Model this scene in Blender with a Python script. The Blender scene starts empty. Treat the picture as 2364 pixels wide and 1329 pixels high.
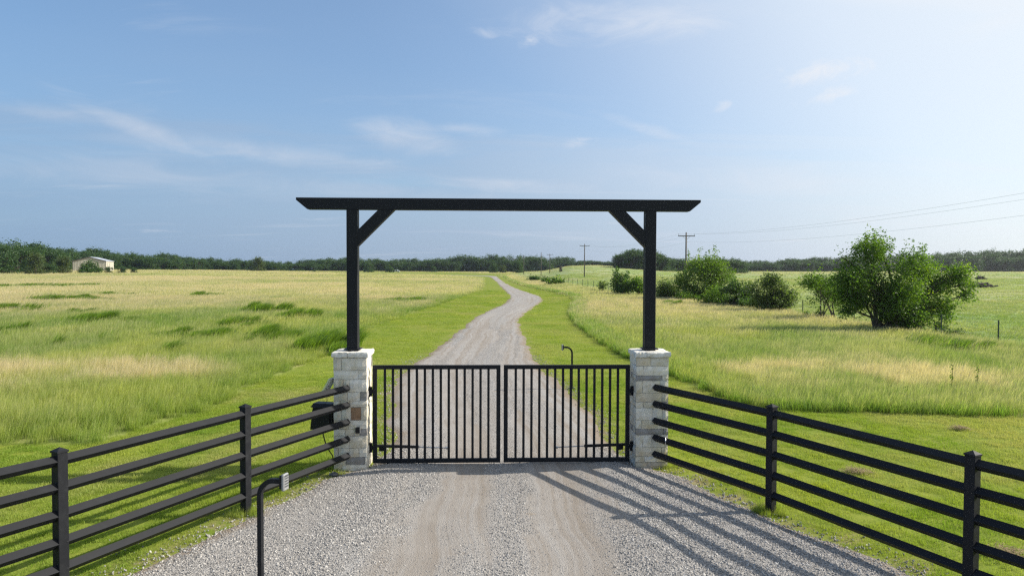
import bpy, math, random
import numpy as np
from mathutils import Vector, Matrix

rng = np.random.default_rng(7)
random.seed(7)
SC = bpy.context.scene
COL = SC.collection
R = math.radians

# ------------------------------------------------------------------ camera
CAM_H, FPX, PITCH, ROLL = 3.78, 1576.0, 0.02700, 0.003
cp, sp = math.cos(PITCH), math.sin(PITCH)
F_ = Vector((0, cp, -sp)); R0 = Vector((1, 0, 0)); U0 = Vector((0, sp, cp))
CR = math.cos(ROLL) * R0 + math.sin(ROLL) * U0
CU = -math.sin(ROLL) * R0 + math.cos(ROLL) * U0
cam_d = bpy.data.cameras.new('camera')
cam = bpy.data.objects.new('camera', cam_d); COL.objects.link(cam)
m = Matrix.Identity(4)
for i in range(3):
    m[i][0], m[i][1], m[i][2] = CR[i], CU[i], -F_[i]
m[2][3] = CAM_H
cam.matrix_world = m
cam_d.sensor_width = 36; cam_d.lens = 24.0
cam_d.clip_end = 6000; cam_d.clip_start = 0.05
SC.camera = cam
SC.cycles.use_denoising = False; SC.cycles.use_adaptive_sampling = False; SC.cycles.filter_width = 1.35; SC.cycles.sample_clamp_indirect = 4.0; SC.cycles.max_bounces = 6; SC.cycles.diffuse_bounces = 3; SC.cycles.glossy_bounces = 2; SC.cycles.transmission_bounces = 3; SC.cycles.volume_bounces = 0

# ------------------------------------------------------------------ sun, sky, exposure
EXPO, SKY_STR = 0.70, 0.105
SUN_EL = R(33.0)
SUN_AZ = math.atan2(0.14, 0.99)                      # angle from +X towards +Y
SUN_V = Vector((math.cos(SUN_EL) * math.cos(SUN_AZ), math.cos(SUN_EL) * math.sin(SUN_AZ), math.sin(SUN_EL)))
sun_d = bpy.data.lights.new('sun', 'SUN'); sun = bpy.data.objects.new('sun', sun_d); COL.objects.link(sun)
sun_d.energy = 4.4; sun_d.angle = R(0.55); sun_d.color = (1.0, 0.935, 0.83)
sun.rotation_euler = SUN_V.to_track_quat('Z', 'Y').to_euler()
sun.location = (30, 5, 25)
SC.view_settings.view_transform = 'Standard'; SC.view_settings.look = 'None'
SC.view_settings.exposure = EXPO; SC.view_settings.gamma = 1.0
SC.view_settings.use_curve_mapping = False

W = bpy.data.worlds.new('World'); SC.world = W; W.use_nodes = True
nt = W.node_tree; nt.nodes.clear()


class NB:
    """small node-building helper"""
    def __init__(s, tree): s.t = tree
    def n(s, typ, **kw):
        nd = s.t.nodes.new(typ)
        ins = kw.pop('i', {})
        for k, v in kw.items(): setattr(nd, k, v)
        for k, v in ins.items():
            sock = nd.inputs[k]
            if hasattr(v, 'is_output') or isinstance(v, bpy.types.NodeSocket): s.t.links.new(v, sock)
            else: sock.default_value = v
        return nd
    def math(s, op, a, b=None, clamp=False):
        d = {0: a}
        if b is not None: d[1] = b
        return s.n('ShaderNodeMath', operation=op, use_clamp=clamp, i=d).outputs[0]
    def vmath(s, op, a, b=None):
        d = {0: a}
        if b is not None: d[1] = b
        return s.n('ShaderNodeVectorMath', operation=op, i=d)
    def mix(s, f, a, b, mode='MIX'):
        nd = s.n('ShaderNodeMix', data_type='RGBA', blend_type=mode)
        for idx, v in ((0, f), (6, a), (7, b)):
            sk = nd.inputs[idx]
            if isinstance(v, bpy.types.NodeSocket): s.t.links.new(v, sk)
            else:
                if idx and len(v) == 3: v = (*v, 1)
                sk.default_value = v
        return nd.outputs[2]
    def ramp(s, f, pts, interp='LINEAR'):
        nd = s.n('ShaderNodeValToRGB', i={0: f}); cr = nd.color_ramp; cr.interpolation = interp
        while len(cr.elements) < len(pts): cr.elements.new(0.5)
        for e, (p, c) in zip(cr.elements, pts):
            e.position = p
            e.color = (c, c, c, 1) if isinstance(c, (int, float)) else (*c, 1)
        return nd.outputs[0]
    def noise(s, vec, scale, detail=4.0, rough=0.55, dist=0.0, out=0):
        return s.n('ShaderNodeTexNoise', i={'Vector': vec, 'Scale': scale, 'Detail': detail, 'Roughness': rough, 'Distortion': dist}).outputs[out]
    def mapr(s, v, a, b, c=0.0, d=1.0, smooth=True):
        nd = s.n('ShaderNodeMapRange', interpolation_type='SMOOTHSTEP' if smooth else 'LINEAR',
                 i={'Value': v, 'From Min': a, 'From Max': b, 'To Min': c, 'To Max': d})
        return nd.outputs[0]
    def mapping(s, v, loc=(0, 0, 0), rot=(0, 0, 0), scale=(1, 1, 1)):
        return s.n('ShaderNodeMapping', i={'Vector': v, 'Location': loc, 'Rotation': rot, 'Scale': scale}).outputs[0]


w = NB(nt)
WISPS = [(330, 300, 190, 26, 24, .75, 0), (620, 352, 330, 30, 7, .60, 0), (930, 312, 130, 44, 12, .75, 0), (1080, 300, 90, 16, 5, .5, 0), (1440, 48, 300, 52, -2, .75, 0), (1228, 90, 48, 16, -22, .8, 1),
         (1900, 166, 100, 24, -10, .95, 1), (1915, 222, 56, 17, -18, .85, 1), (1330, 330, 42, 14, -14, .7, 1), (1500, 300, 150, 16, 16, .5, 0), (1668, 246, 26, 11, -24, .7, 1), (1125, 78, 40, 13, 4, .5, 1),
         (120, 262, 130, 22, 8, .45, 0), (200, 400, 420, 46, 6, .42, 0), (760, 440, 460, 40, 4, .36, 0), (1750, 420, 420, 40, 2, .4, 0), (2330, 40, 120, 30, -20, .6, 0), (1160, 425, 260, 22, 3, .6, 0), (-300, 180, 200, 40, 10, .6, 0), (2700, 260, 200, 40, -8, .6, 0)]
sky = w.n('ShaderNodeTexSky', sky_type='NISHITA', sun_disc=False, sun_elevation=SUN_EL,
          sun_rotation=math.pi / 2 - SUN_AZ, altitude=100.0, air_density=1.0, dust_density=1.6, ozone_density=6.0)
dirv = w.n('ShaderNodeTexCoord').outputs['Generated']
sep = w.n('ShaderNodeSeparateXYZ', i={0: dirv})
el = sep.outputs['Z']
den = w.math('ADD', w.math('MAXIMUM', el, 0.0), 0.10)
cx = w.math('DIVIDE', sep.outputs['X'], den); cy = w.math('DIVIDE', sep.outputs['Y'], den)
cpos = w.n('ShaderNodeCombineXYZ', i={'X': cx, 'Y': cy}).outputs[0]
st = w.mapping(cpos, loc=(1.3, 0.4, 0), rot=(0, 0, R(18)), scale=(0.33, 1.25, 1))
n1 = w.noise(st, 1.15, 7.0, 0.6, 0.9)
st2 = w.mapping(cpos, loc=(4.1, 2.2, 0), rot=(0, 0, R(-30)), scale=(0.7, 1.0, 1))
n2 = w.noise(st2, 1.5, 6.0, 0.62, 0.5)
big = w.noise(cpos, 0.45, 2.0, 0.5)
c1 = w.mapr(n1, 0.54, 0.82)
c2 = w.math('MULTIPLY', w.mapr(n2, 0.60, 0.80), w.mapr(big, 0.42, 0.62))
cl = w.math('MAXIMUM', w.math('MULTIPLY', c1, 0.55), w.math('MULTIPLY', c2, 0.75))
sdot = w.vmath('DOT_PRODUCT', dirv, tuple(SUN_V)).outputs['Value']
k_ = 1 / (SKY_STR * 2 ** EXPO)
hz = w.ramp(w.mapr(sdot, -1.0, 1.0, 0, 1, False), [(0.0, (.24 * k_, .36 * k_, .56 * k_)), (.30, (.285 * k_, .415 * k_, .62 * k_)), (.56, (.415 * k_, .515 * k_, .69 * k_)), (.69, (.60 * k_, .68 * k_, .83 * k_)), (.80, (.86 * k_, .90 * k_, .97 * k_)), (1.0, (1.0 * k_, .99 * k_, .97 * k_))])
elm = w.math('MAXIMUM', el, 0.0)
lown = w.noise(w.mapping(cpos, scale=(0.16, 0.55, 1), rot=(0, 0, R(10))), 1.3, 6.0, 0.58, 0.7)
veil = w.ramp(w.math('ADD', elm, w.math('MULTIPLY', w.math('SUBTRACT', lown, .5), .26)), [(0.0, .93), (.09, .84), (.15, .74), (.185, .50), (.30, .34), (.60, 0.16)])
veil = w.math('MAXIMUM', veil, w.mapr(sdot, -.2, .85, 0, .88))
skysat = w.n('ShaderNodeHueSaturation', i={'Saturation': 1.02, 'Value': 1.05, 'Color': sky.outputs[0]}).outputs[0]
base = w.mix(veil, w.mix(1.0, skysat, (0.95, 1.03, 0.99), 'MULTIPLY'), w.mix(1.0, hz, (0.985, 1.01, 0.995), 'MULTIPLY'))
# separate wisps of cirrus, each at its own place in the sky
wn = w.noise(w.mapping(dirv, rot=(0, R(9), 0), scale=(7, 7, 26)), 1.0, 7.0, 0.62, 1.3)
wn2 = w.noise(w.mapping(dirv, rot=(0, R(-25), 0), scale=(30, 30, 52)), 1.0, 6.0, 0.6, 1.0)
for (wx, wy, wl, wh, wa, wk, puff) in WISPS:
    c_ = (F_ + CR * ((wx - 1182) / FPX) - CU * ((wy - 664.5) / FPX)).normalized()
    t1 = (CR - c_ * CR.dot(c_)).normalized(); t2 = c_.cross(t1)
    if t2.z < 0: t2 = -t2
    a_ = R(wa); ta = t1 * math.cos(a_) - t2 * math.sin(a_); tb = t1 * math.sin(a_) + t2 * math.cos(a_)
    dv_ = w.vmath('SUBTRACT', dirv, tuple(c_)).outputs[0]
    q_ = w.n('ShaderNodeCombineXYZ', i={'X': w.vmath('DOT_PRODUCT', dv_, tuple(ta * (FPX / wl))).outputs['Value'], 'Y': w.vmath('DOT_PRODUCT', dv_, tuple(tb * (FPX / wh))).outputs['Value'],
                                        'Z': w.vmath('DOT_PRODUCT', dv_, tuple(c_ * 3)).outputs['Value']}).outputs[0]
    ln = w.vmath('LENGTH', q_).outputs['Value']
    f_ = w.math('ADD', w.mapr(ln, 0.0, 1.45, 1.0, 0.0), w.math('MULTIPLY', w.math('SUBTRACT', wn2 if puff else wn, .5), 2.6 if puff else 2.0))
    f_ = w.math('MULTIPLY', w.mapr(f_, .10, 1.8, 0, wk * 1.05), w.mapr(ln, .9, 1.6, 1, 0))
    cl = w.math('MAXIMUM', cl, f_)
cloudcol = w.mix(0.55, hz, (.86 * k_, .88 * k_, .92 * k_))
skyc = w.mix(cl, base, cloudcol)
SKY_OUT = skyc
bg = w.n('ShaderNodeBackground', i={'Color': skyc, 'Strength': SKY_STR})
w.n('ShaderNodeOutputWorld', i={'Surface': bg.outputs[0]})

# ------------------------------------------------------------------ terrain function and pixel rays
_u = np.array([-3, -.9, -.75, -.60, -.45, -.30, -.10, 0.0, .05, .085, .12, .18, .26, .40, .75, 3])
_r = np.array([3.4, 3.5, 3.6, 3.3, 2.6, 2.0, 1.7, 1.7, 2.8, 6.0, 6.5, 5.0, 2.9, 2.8, 3.2, 3.2])


def sstep(a, b, x):
    t = np.clip((np.asarray(x, float) - a) / (b - a), 0, 1)
    return t * t * (3 - 2 * t)


def ground(x, y):
    x = np.asarray(x, float); y = np.asarray(y, float)
    yy = np.maximum(y, 1.0)
    rise = np.interp(x / yy, _u, _r)
    return rise * sstep(45, 440, yy)


def gz(x, y): return float(ground(x, y))


def px2g(px, py):
    """photo pixel -> the point of the terrain seen there (surveying the real place)"""
    d = F_ + CR * ((px - 1182) / FPX) - CU * ((py - 664.5) / FPX)
    t0, t = 0.0, 2.0
    while t < 1500:
        z = CAM_H + d.z * t
        if z < gz(d.x * t, d.y * t):
            a, b = t0, t
            for _ in range(30):
                mid = (a + b) / 2
                if CAM_H + d.z * mid < gz(d.x * mid, d.y * mid): b = mid
                else: a = mid
            return (d.x * b, d.y * b)
        t0 = t; t *= 1.02
    return (d.x * 700, d.y * 700)


def at_dist(px, dist):
    """ground point in the direction of photo column px at forward distance dist"""
    d = F_ + CR * ((px - 1182) / FPX)
    k = dist / d.y
    return (d.x * k, dist)


def vnoise(x, y, seed=0):
    x = np.asarray(x, float); y = np.asarray(y, float)
    xi = np.floor(x).astype(np.int64); yi = np.floor(y).astype(np.int64)
    fx = x - xi; fy = y - yi
    fx = fx * fx * (3 - 2 * fx); fy = fy * fy * (3 - 2 * fy)
    def h(a, b):
        n = (a * 374761393 + b * 668265263 + seed * 982451653) & 0xFFFFFFFF
        n = ((n ^ (n >> 13)) * 1274126177) & 0xFFFFFFFF
        return ((n ^ (n >> 16)) & 0xFFFF) / 65535.0
    return (h(xi, yi) * (1 - fx) + h(xi + 1, yi) * fx) * (1 - fy) + (h(xi, yi + 1) * (1 - fx) + h(xi + 1, yi + 1) * fx) * fy


def fbm(x, y, oct=4, seed=0):
    s, a, tot = 0, 1.0, 0
    for o in range(oct):
        s = s + a * vnoise(x * 2 ** o + 17.3 * o, y * 2 ** o - 9.1 * o, seed + o); tot += a; a *= .5
    return s / tot


def inpoly(x, y, poly):
    x = np.asarray(x, float); y = np.asarray(y, float)
    res = np.zeros(x.shape, bool)
    n = len(poly)
    for i in range(n):
        x1, y1 = poly[i]; x2, y2 = poly[(i + 1) % n]
        if y1 == y2: continue
        c = ((y1 > y) != (y2 > y)) & (x < (x2 - x1) * (y - y1) / (y2 - y1) + x1)
        res ^= c
    return res


# ------------------------------------------------------------------ object helpers
def tag(o, label=None, cat=None, group=None, kind=None):
    if label: o['label'] = label
    if cat: o['category'] = cat
    if group: o['group'] = group
    if kind: o['kind'] = kind
    return o


def empty(name, loc=(0, 0, 0), rz=0.0, label=None, cat=None, group=None):
    o = bpy.data.objects.new(name, None); COL.objects.link(o)
    o.location = loc; o.rotation_euler = (0, 0, rz); o.empty_display_size = 0.2
    return tag(o, label, cat, group)


class MB:
    def __init__(s): s.v = []; s.f = []
    def add(s, vs, fs):
        b = len(s.v); s.v += [tuple(p) for p in vs]; s.f += [tuple(i + b for i in f) for f in fs]; return s
    def box(s, c, size, rot=None, bev=0.0):
        hx, hy, hz = size[0] / 2, size[1] / 2, size[2] / 2
        c = Vector(c)
        M = rot if rot is not None else Matrix.Identity(3)
        if bev <= 0:
            vs = [c + M @ Vector((sx * hx, sy * hy, sz * hz)) for sx in (-1, 1) for sy in (-1, 1) for sz in (-1, 1)]
            return s.add(vs, [(0, 1, 3, 2), (4, 6, 7, 5), (0, 4, 5, 1), (2, 3, 7, 6), (0, 2, 6, 4), (1, 5, 7, 3)])
        vs = []; idx = {}
        for sx in (-1, 1):
            for sy in (-1, 1):
                for sz in (-1, 1):
                    for k, (bx, by, bz) in enumerate(((0, bev, bev), (bev, 0, bev), (bev, bev, 0))):
                        idx[(sx, sy, sz, k)] = len(vs)
                        vs.append(c + M @ Vector((sx * (hx - bx), sy * (hy - by), sz * (hz - bz))))
        fs = []
        for sgn in (-1, 1):
            q = [idx[(sgn, a, b, 0)] for a, b in ((-1, -1), (1, -1), (1, 1), (-1, 1))]; fs.append(q if sgn > 0 else q[::-1])
            q = [idx[(a, sgn, b, 1)] for a, b in ((-1, -1), (-1, 1), (1, 1), (1, -1))]; fs.append(q if sgn > 0 else q[::-1])
            q = [idx[(a, b, sgn, 2)] for a, b in ((-1, -1), (1, -1), (1, 1), (-1, 1))]; fs.append(q if sgn > 0 else q[::-1])
        for a in (-1, 1):
            for b in (-1, 1):
                fs.append((idx[(a, b, -1, 0)], idx[(a, b, 1, 0)], idx[(a, b, 1, 1)], idx[(a, b, -1, 1)]))
                fs.append((idx[(a, -1, b, 0)], idx[(a, 1, b, 0)], idx[(a, 1, b, 2)], idx[(a, -1, b, 2)]))
                fs.append((idx[(-1, a, b, 1)], idx[(1, a, b, 1)], idx[(1, a, b, 2)], idx[(-1, a, b, 2)]))
                for cc in (-1, 1):
                    fs.append((idx[(a, b, cc, 0)], idx[(a, b, cc, 1)], idx[(a, b, cc, 2)]))
        return s.add(vs, fs)
    def prism(s, pts, y0, y1):
        """polygon in XZ extruded along Y"""
        n = len(pts)
        vs = [(p[0], y0, p[1]) for p in pts] + [(p[0], y1, p[1]) for p in pts]
        return s.add(vs, [tuple(range(n)), tuple(range(2 * n - 1, n - 1, -1))] + [(i, i + n, (i + 1) % n + n, (i + 1) % n) for i in range(n)])
    def tube(s, pts, rad, n=6, twist=0.0, caps=True, up=(0, 0, 1)):
        pts = [Vector(p) for p in pts]
        rads = rad if hasattr(rad, '__len__') else [rad] * len(pts)
        b = len(s.v)
        for i, p in enumerate(pts):
            d = (pts[min(i + 1, len(pts) - 1)] - pts[max(i - 1, 0)]).normalized()
            uu = Vector(up)
            if abs(d.dot(uu)) > 0.97: uu = Vector((1, 0, 0))
            a = d.cross(uu).normalized(); c = a.cross(d).normalized()
            for k in range(n):
                t = 2 * math.pi * k / n + twist
                s.v.append(tuple(p + (a * math.cos(t) + c * math.sin(t)) * rads[i]))
        for i in range(len(pts) - 1):
            for k in range(n):
                s.f.append((b + i * n + k, b + i * n + (k + 1) % n, b + (i + 1) * n + (k + 1) % n, b + (i + 1) * n + k))
        if caps:
            s.f.append(tuple(b + k for k in range(n))[::-1]); e = b + (len(pts) - 1) * n
            s.f.append(tuple(e + k for k in range(n)))
        return s
    def mesh(s, name, mat, smooth=False):
        me = bpy.data.meshes.new(name); me.from_pydata(s.v, [], s.f); me.materials.append(mat)
        if smooth: me.shade_smooth()
        me.update(); return me
    def build(s, name, mat, parent=None, smooth=False, loc=None):
        o = bpy.data.objects.new(name, s.mesh(name, mat, smooth)); COL.objects.link(o)
        if parent: o.parent = parent
        if loc is not None: o.location = loc
        return o


def np_mesh(name, V, Fq, mat, attrs=None, tri=False, smooth=False):
    """fast mesh from numpy; V (n,3), Fq (m,k)"""
    me = bpy.data.meshes.new(name)
    k = Fq.shape[1]
    me.vertices.add(len(V)); me.vertices.foreach_set('co', np.asarray(V, np.float32).ravel())
    me.loops.add(Fq.size); me.loops.foreach_set('vertex_index', Fq.astype(np.int32).ravel())
    me.polygons.add(len(Fq)); me.polygons.foreach_set('loop_start', np.arange(0, Fq.size, k, dtype=np.int32))
    me.polygons.foreach_set('loop_total', np.full(len(Fq), k, np.int32))
    me.update(calc_edges=True); me.validate()
    for an, av in (attrs or {}).items():
        a = me.attributes.new(an, 'FLOAT', 'POINT'); a.data.foreach_set('value', np.asarray(av, np.float32))
    if smooth: me.shade_smooth()
    me.materials.append(mat)
    return me


def link(name, me, parent=None, loc=None):
    o = bpy.data.objects.new(name, me); COL.objects.link(o)
    if parent: o.parent = parent
    if loc is not None: o.location = loc
    return o


def copy_tree(o, parent=None):
    c = o.copy(); COL.objects.link(c)
    if parent: c.parent = parent
    for ch in o.children: copy_tree(ch, c)
    return c


# ------------------------------------------------------------------ materials
def new_mat(name):
    mt = bpy.data.materials.new(name); mt.use_nodes = True
    t = mt.node_tree; t.nodes.clear()
    return mt, NB(t)


def out(b, shader, disp=None):
    d = {'Surface': shader}
    b.n('ShaderNodeOutputMaterial', i=d)


def bsdf(b, col, rough=0.6, metal=0.0, normal=None, spec=0.5):
    i = {'Base Color': col if isinstance(col, bpy.types.NodeSocket) else (*col, 1), 'Roughness': rough, 'Metallic': metal, 'Specular IOR Level': spec}
    if normal is not None: i['Normal'] = normal
    return b.n('ShaderNodeBsdfPrincipled', i=i).outputs[0]


def bump(b, h, strength=0.3, dist=0.01):
    return b.n('ShaderNodeBump', i={'Height': h, 'Strength': strength, 'Distance': dist}).outputs[0]


def attr(b, name, typ='GEOMETRY', o='Fac'):
    return b.n('ShaderNodeAttribute', attribute_name=name, attribute_type=typ).outputs[o]


def pos(b): return b.n('ShaderNodeNewGeometry').outputs['Position']


def simple(name, col, rough=0.6, metal=0.0, var=0.12, scale=6.0, bmp=0.0, spec=0.5):
    mt, b = new_mat(name)
    p = b.n('ShaderNodeTexCoord').outputs['Object']
    n = b.noise(p, scale, 5)
    c = b.mix(b.mapr(n, .3, .7), tuple(x * (1 - var) for x in col), tuple(min(1, x * (1 + var)) for x in col))
    r = b.mapr(b.noise(p, scale * 2.3, 4), .3, .7, rough - .06, rough + .06)
    out(b, bsdf(b, c, r, metal, bump(b, b.noise(p, scale * 8, 3), bmp, 0.004) if bmp else None, spec))
    return mt


def mat_black_metal():
    mt, b = new_mat('black_powder_coat')
    p = pos(b)
    n = b.noise(p, 9.0, 6, 0.6); fine = b.noise(p, 160.0, 2)
    dust = b.math('MULTIPLY', b.mapr(n, .45, .75), 0.5)
    c = b.mix(dust, (0.0115, 0.0125, 0.0150), (0.025, 0.0268, 0.0300))
    chips = b.mapr(b.noise(p, 34.0, 2, .5), .785, .80)
    c = b.mix(b.math('MULTIPLY', chips, .3), c, (0.12, 0.12, 0.12))
    r = b.mapr(n, .3, .7, .5, .66)
    out(b, bsdf(b, c, r, 0.0, None, 0.22))
    return mt


M = {}
M['black'] = mat_black_metal()
M['plastic'] = simple('black_plastic', (0.012, 0.012, 0.013), 0.5, var=.2, spec=.25)
M['grey_plastic'] = simple('pale_grey_plastic', (0.27, 0.275, 0.275), 0.45, var=.06)
M['panel_back'] = simple('panel_back', (0.62, 0.64, 0.66), 0.4, var=.05)
M['alum'] = simple('aluminium', (0.75, 0.76, 0.78), 0.32, 0.9, var=.05)
M['steel'] = simple('galvanised_steel', (0.45, 0.46, 0.47), 0.4, 0.85, var=.15, scale=20)
M['mortar'] = simple('mortar', (0.58, 0.555, 0.50), 0.95, var=.15, scale=14, bmp=.5)
M['print'] = simple('dark_print', (0.07, 0.075, 0.085), 0.5)
M['wood_pole'] = simple('weathered_pole_wood', (0.105, 0.092, 0.08), 0.85, var=.3, scale=3, bmp=.4)
M['ceramic'] = simple('insulator_ceramic', (0.25, 0.27, 0.28), 0.25)
M['wire'] = simple('weathered_wire', (0.50, 0.51, 0.52), 0.5, 0.1)
M['tpost'] = simple('green_steel_post', (0.035, 0.06, 0.04), 0.6)
M['siding'] = simple('beige_metal_siding', (0.47, 0.445, 0.375), 0.5, var=.05)
M['roof_metal'] = simple('galvalume_roof', (0.55, 0.57, 0.60), 0.4, 0.3, var=.05)
M['trim'] = simple('dark_trim', (0.06, 0.055, 0.05), 0.5)
M['cells'] = simple('sky_sheen_panel', (0.34, 0.37, 0.41), 0.16, var=.05)  # pale grey-blue base colour stands in for sky reflected in the glass
M['car_white'] = simple('white_paint', (0.78, 0.79, 0.80), 0.25, var=.02)
M['car_glass'] = simple('dark_glass', (0.02, 0.025, 0.03), 0.1)
M['bark'] = simple('bark', (0.085, 0.068, 0.052), 0.95, var=.35, scale=9, bmp=.8)
M['thatch'] = simple('dead_thatch', (0.23, 0.165, 0.085), 0.95, var=.4, scale=14)
M['rock'] = simple('dark_rock', (0.10, 0.095, 0.09), 0.9, var=.3, scale=9, bmp=.6)
M['brush'] = simple('dead_brush', (0.075, 0.058, 0.048), 0.95, var=.35, scale=2)


def mat_stone():
    mt, b = new_mat('limestone_block')
    oi = b.n('ShaderNodeObjectInfo')
    p = pos(b)
    n = b.noise(p, 7.0, 7, 0.65); n2 = b.noise(p, 38.0, 4, .6)
    vor = b.n('ShaderNodeTexVoronoi', feature='DISTANCE_TO_EDGE', i={'Vector': b.mapping(p, scale=(1, 1, 1.6)), 'Scale': 9.0, 'Randomness': 1.0}).outputs[0]
    c = b.mix(b.mapr(n, .35, .72), oi.outputs['Color'], b.mix(1.0, oi.outputs['Color'], (0.80, 0.76, 0.68), 'MULTIPLY'))
    stain = b.math('MULTIPLY', b.mapr(b.noise(p, 3.2, 5, .6), .56, .74), .5)
    c = b.mix(stain, c, b.mix(1.0, oi.outputs['Color'], (0.80, 0.68, 0.50), 'MULTIPLY'))
    c = b.mix(b.math('MULTIPLY', b.mapr(n2, .55, .8), .14), c, (0.36, 0.34, 0.31))
    h = b.math('ADD', b.math('MULTIPLY', n, .9), b.math('MULTIPLY', n2, .45))
    h = b.math('ADD', h, b.math('MULTIPLY', b.mapr(vor, 0, .06), .12))
    out(b, bsdf(b, c, .92, 0, bump(b, h, .65, .018), .25))
    return mt


M['stone'] = mat_stone()


def mat_leaf(name, c1, c2, c3, trans=.44, rough=.5):
    mt, b = new_mat(name)
    oi = b.n('ShaderNodeObjectInfo').outputs['Random']
    v = attr(b, 'leafvar'); 
    n = b.noise(pos(b), .55, 3)
    f = b.math('ADD', b.math('MULTIPLY', v, .62), b.math('MULTIPLY', n, .5))
    c = b.mix(b.mapr(f, .25, .6), c1, c2)
    c = b.mix(b.mapr(f, .68, .9), c, c3)
    c = b.mix(b.math('MULTIPLY', oi, .35), c, b.mix(1.0, c, (0.80, 0.84, 0.95), 'MULTIPLY'))
    d = bsdf(b, c, rough, 0, None, .3)
    tr = b.n('ShaderNodeBsdfTranslucent', i={'Color': b.mix(1.0, c, (1.5, 1.6, .55), 'MULTIPLY')}).outputs[0]
    out(b, b.n('ShaderNodeMixShader', i={0: trans, 1: d, 2: tr}).outputs[0])
    return mt


M['leaf_near'] = mat_leaf('broad_leaf', (0.050, 0.100, 0.014), (0.112, 0.200, 0.023), (0.225, 0.300, 0.034))
M['leaf_yellow'] = mat_leaf('light_leaf', (0.062, 0.115, 0.016), (0.125, 0.205, 0.027), (0.215, 0.285, 0.038))
M['leaf_dark'] = mat_leaf('dark_leaf', (0.032, 0.068, 0.015), (0.064, 0.125, 0.024), (0.120, 0.185, 0.036), .40, .42)
M['leaf_grey'] = mat_leaf('greyish_leaf', (0.058, 0.094, 0.028), (0.108, 0.155, 0.048), (0.17, 0.215, 0.065))
M['leaf_oak'] = mat_leaf('oak_leaf', (0.022, 0.054, 0.014), (0.048, 0.098, 0.022), (0.090, 0.140, 0.032), .30)
M['leaf_olive'] = mat_leaf('olive_leaf', (0.042, 0.064, 0.016), (0.080, 0.112, 0.026), (0.125, 0.150, 0.040), .28)


def mat_grass(name, g_lo, g_hi, g_base, tan, trans=.42):
    mt, b = new_mat(name)
    dry = attr(b, 'dry', 'INSTANCER'); tint = attr(b, 'tint', 'INSTANCER')
    tip = attr(b, 'tip'); seed = attr(b, 'seed')
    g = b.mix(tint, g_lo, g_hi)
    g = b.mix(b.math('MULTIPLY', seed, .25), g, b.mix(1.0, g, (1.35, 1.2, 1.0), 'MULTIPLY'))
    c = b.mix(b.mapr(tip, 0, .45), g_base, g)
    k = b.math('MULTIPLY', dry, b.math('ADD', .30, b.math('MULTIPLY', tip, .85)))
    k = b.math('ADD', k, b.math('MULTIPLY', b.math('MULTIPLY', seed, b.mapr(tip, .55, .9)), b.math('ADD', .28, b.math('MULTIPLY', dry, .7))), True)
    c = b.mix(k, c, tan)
    d = bsdf(b, c, .55, 0, None, .25)
    tr = b.n('ShaderNodeBsdfTranslucent', i={'Color': b.mix(1.0, c, (1.25, 1.3, .7), 'MULTIPLY')}).outputs[0]
    out(b, b.n('ShaderNodeMixShader', i={0: trans, 1: d, 2: tr}).outputs[0])
    return mt


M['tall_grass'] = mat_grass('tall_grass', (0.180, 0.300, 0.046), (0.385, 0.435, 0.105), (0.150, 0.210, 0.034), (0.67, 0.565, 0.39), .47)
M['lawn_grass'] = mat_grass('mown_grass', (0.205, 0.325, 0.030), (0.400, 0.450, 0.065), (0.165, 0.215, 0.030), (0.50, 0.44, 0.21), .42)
M['coarse_grass'] = mat_leaf('coarse_grass', (0.112, 0.190, 0.028), (0.180, 0.270, 0.044), (0.28, 0.35, 0.085), .48)


def mat_ground():
    mt, b = new_mat('ground_cover')
    p = pos(b)
    dry = attr(b, 'dry'); lawn = attr(b, 'lawn'); green = attr(b, 'green')
    n = b.noise(p, 2.2, 6, .65); n2 = b.noise(p, 13.0, 4, .7); n3 = b.noise(p, .16, 4, .6)
    tallc = b.mix(b.mapr(n, .3, .7), (0.165, 0.215, 0.045), (0.255, 0.290, 0.075))
    tallc = b.mix(b.math('MULTIPLY', dry, .8), tallc, (0.42, 0.345, 0.19))
    lawnc = b.mix(b.mapr(n, .3, .7), (0.140, 0.192, 0.022), (0.210, 0.242, 0.036))
    lawnc = b.mix(b.math('MULTIPLY', b.mapr(n3, .5, .75), .5), lawnc, (0.27, 0.255, 0.06))
    greenc = b.mix(b.mapr(n3, .3, .7), (0.135, 0.260, 0.050), (0.21, 0.335, 0.095))
    greenc = b.mix(b.math('MULTIPLY', dry, .75), greenc, (0.36, 0.33, 0.19))
    c = b.mix(lawn, tallc, lawnc); c = b.mix(green, c, greenc)
    c = b.mix(b.math('MULTIPLY', b.mapr(n2, .5, .75), .45), c, b.mix(1.0, c, (.55, .58, .5), 'MULTIPLY'))
    dirt = attr(b, 'dirt')
    c = b.mix(b.math('MULTIPLY', dirt, b.mapr(n, .38, .58)), c, (0.25, 0.19, 0.12))
    h = b.math('ADD', n2, b.math('MULTIPLY', b.noise(p, 45.0, 3, .6), .5))
    out(b, bsdf(b, c, .95, 0, bump(b, h, .45, .025), .1))
    return mt


M['ground'] = mat_ground()


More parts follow.
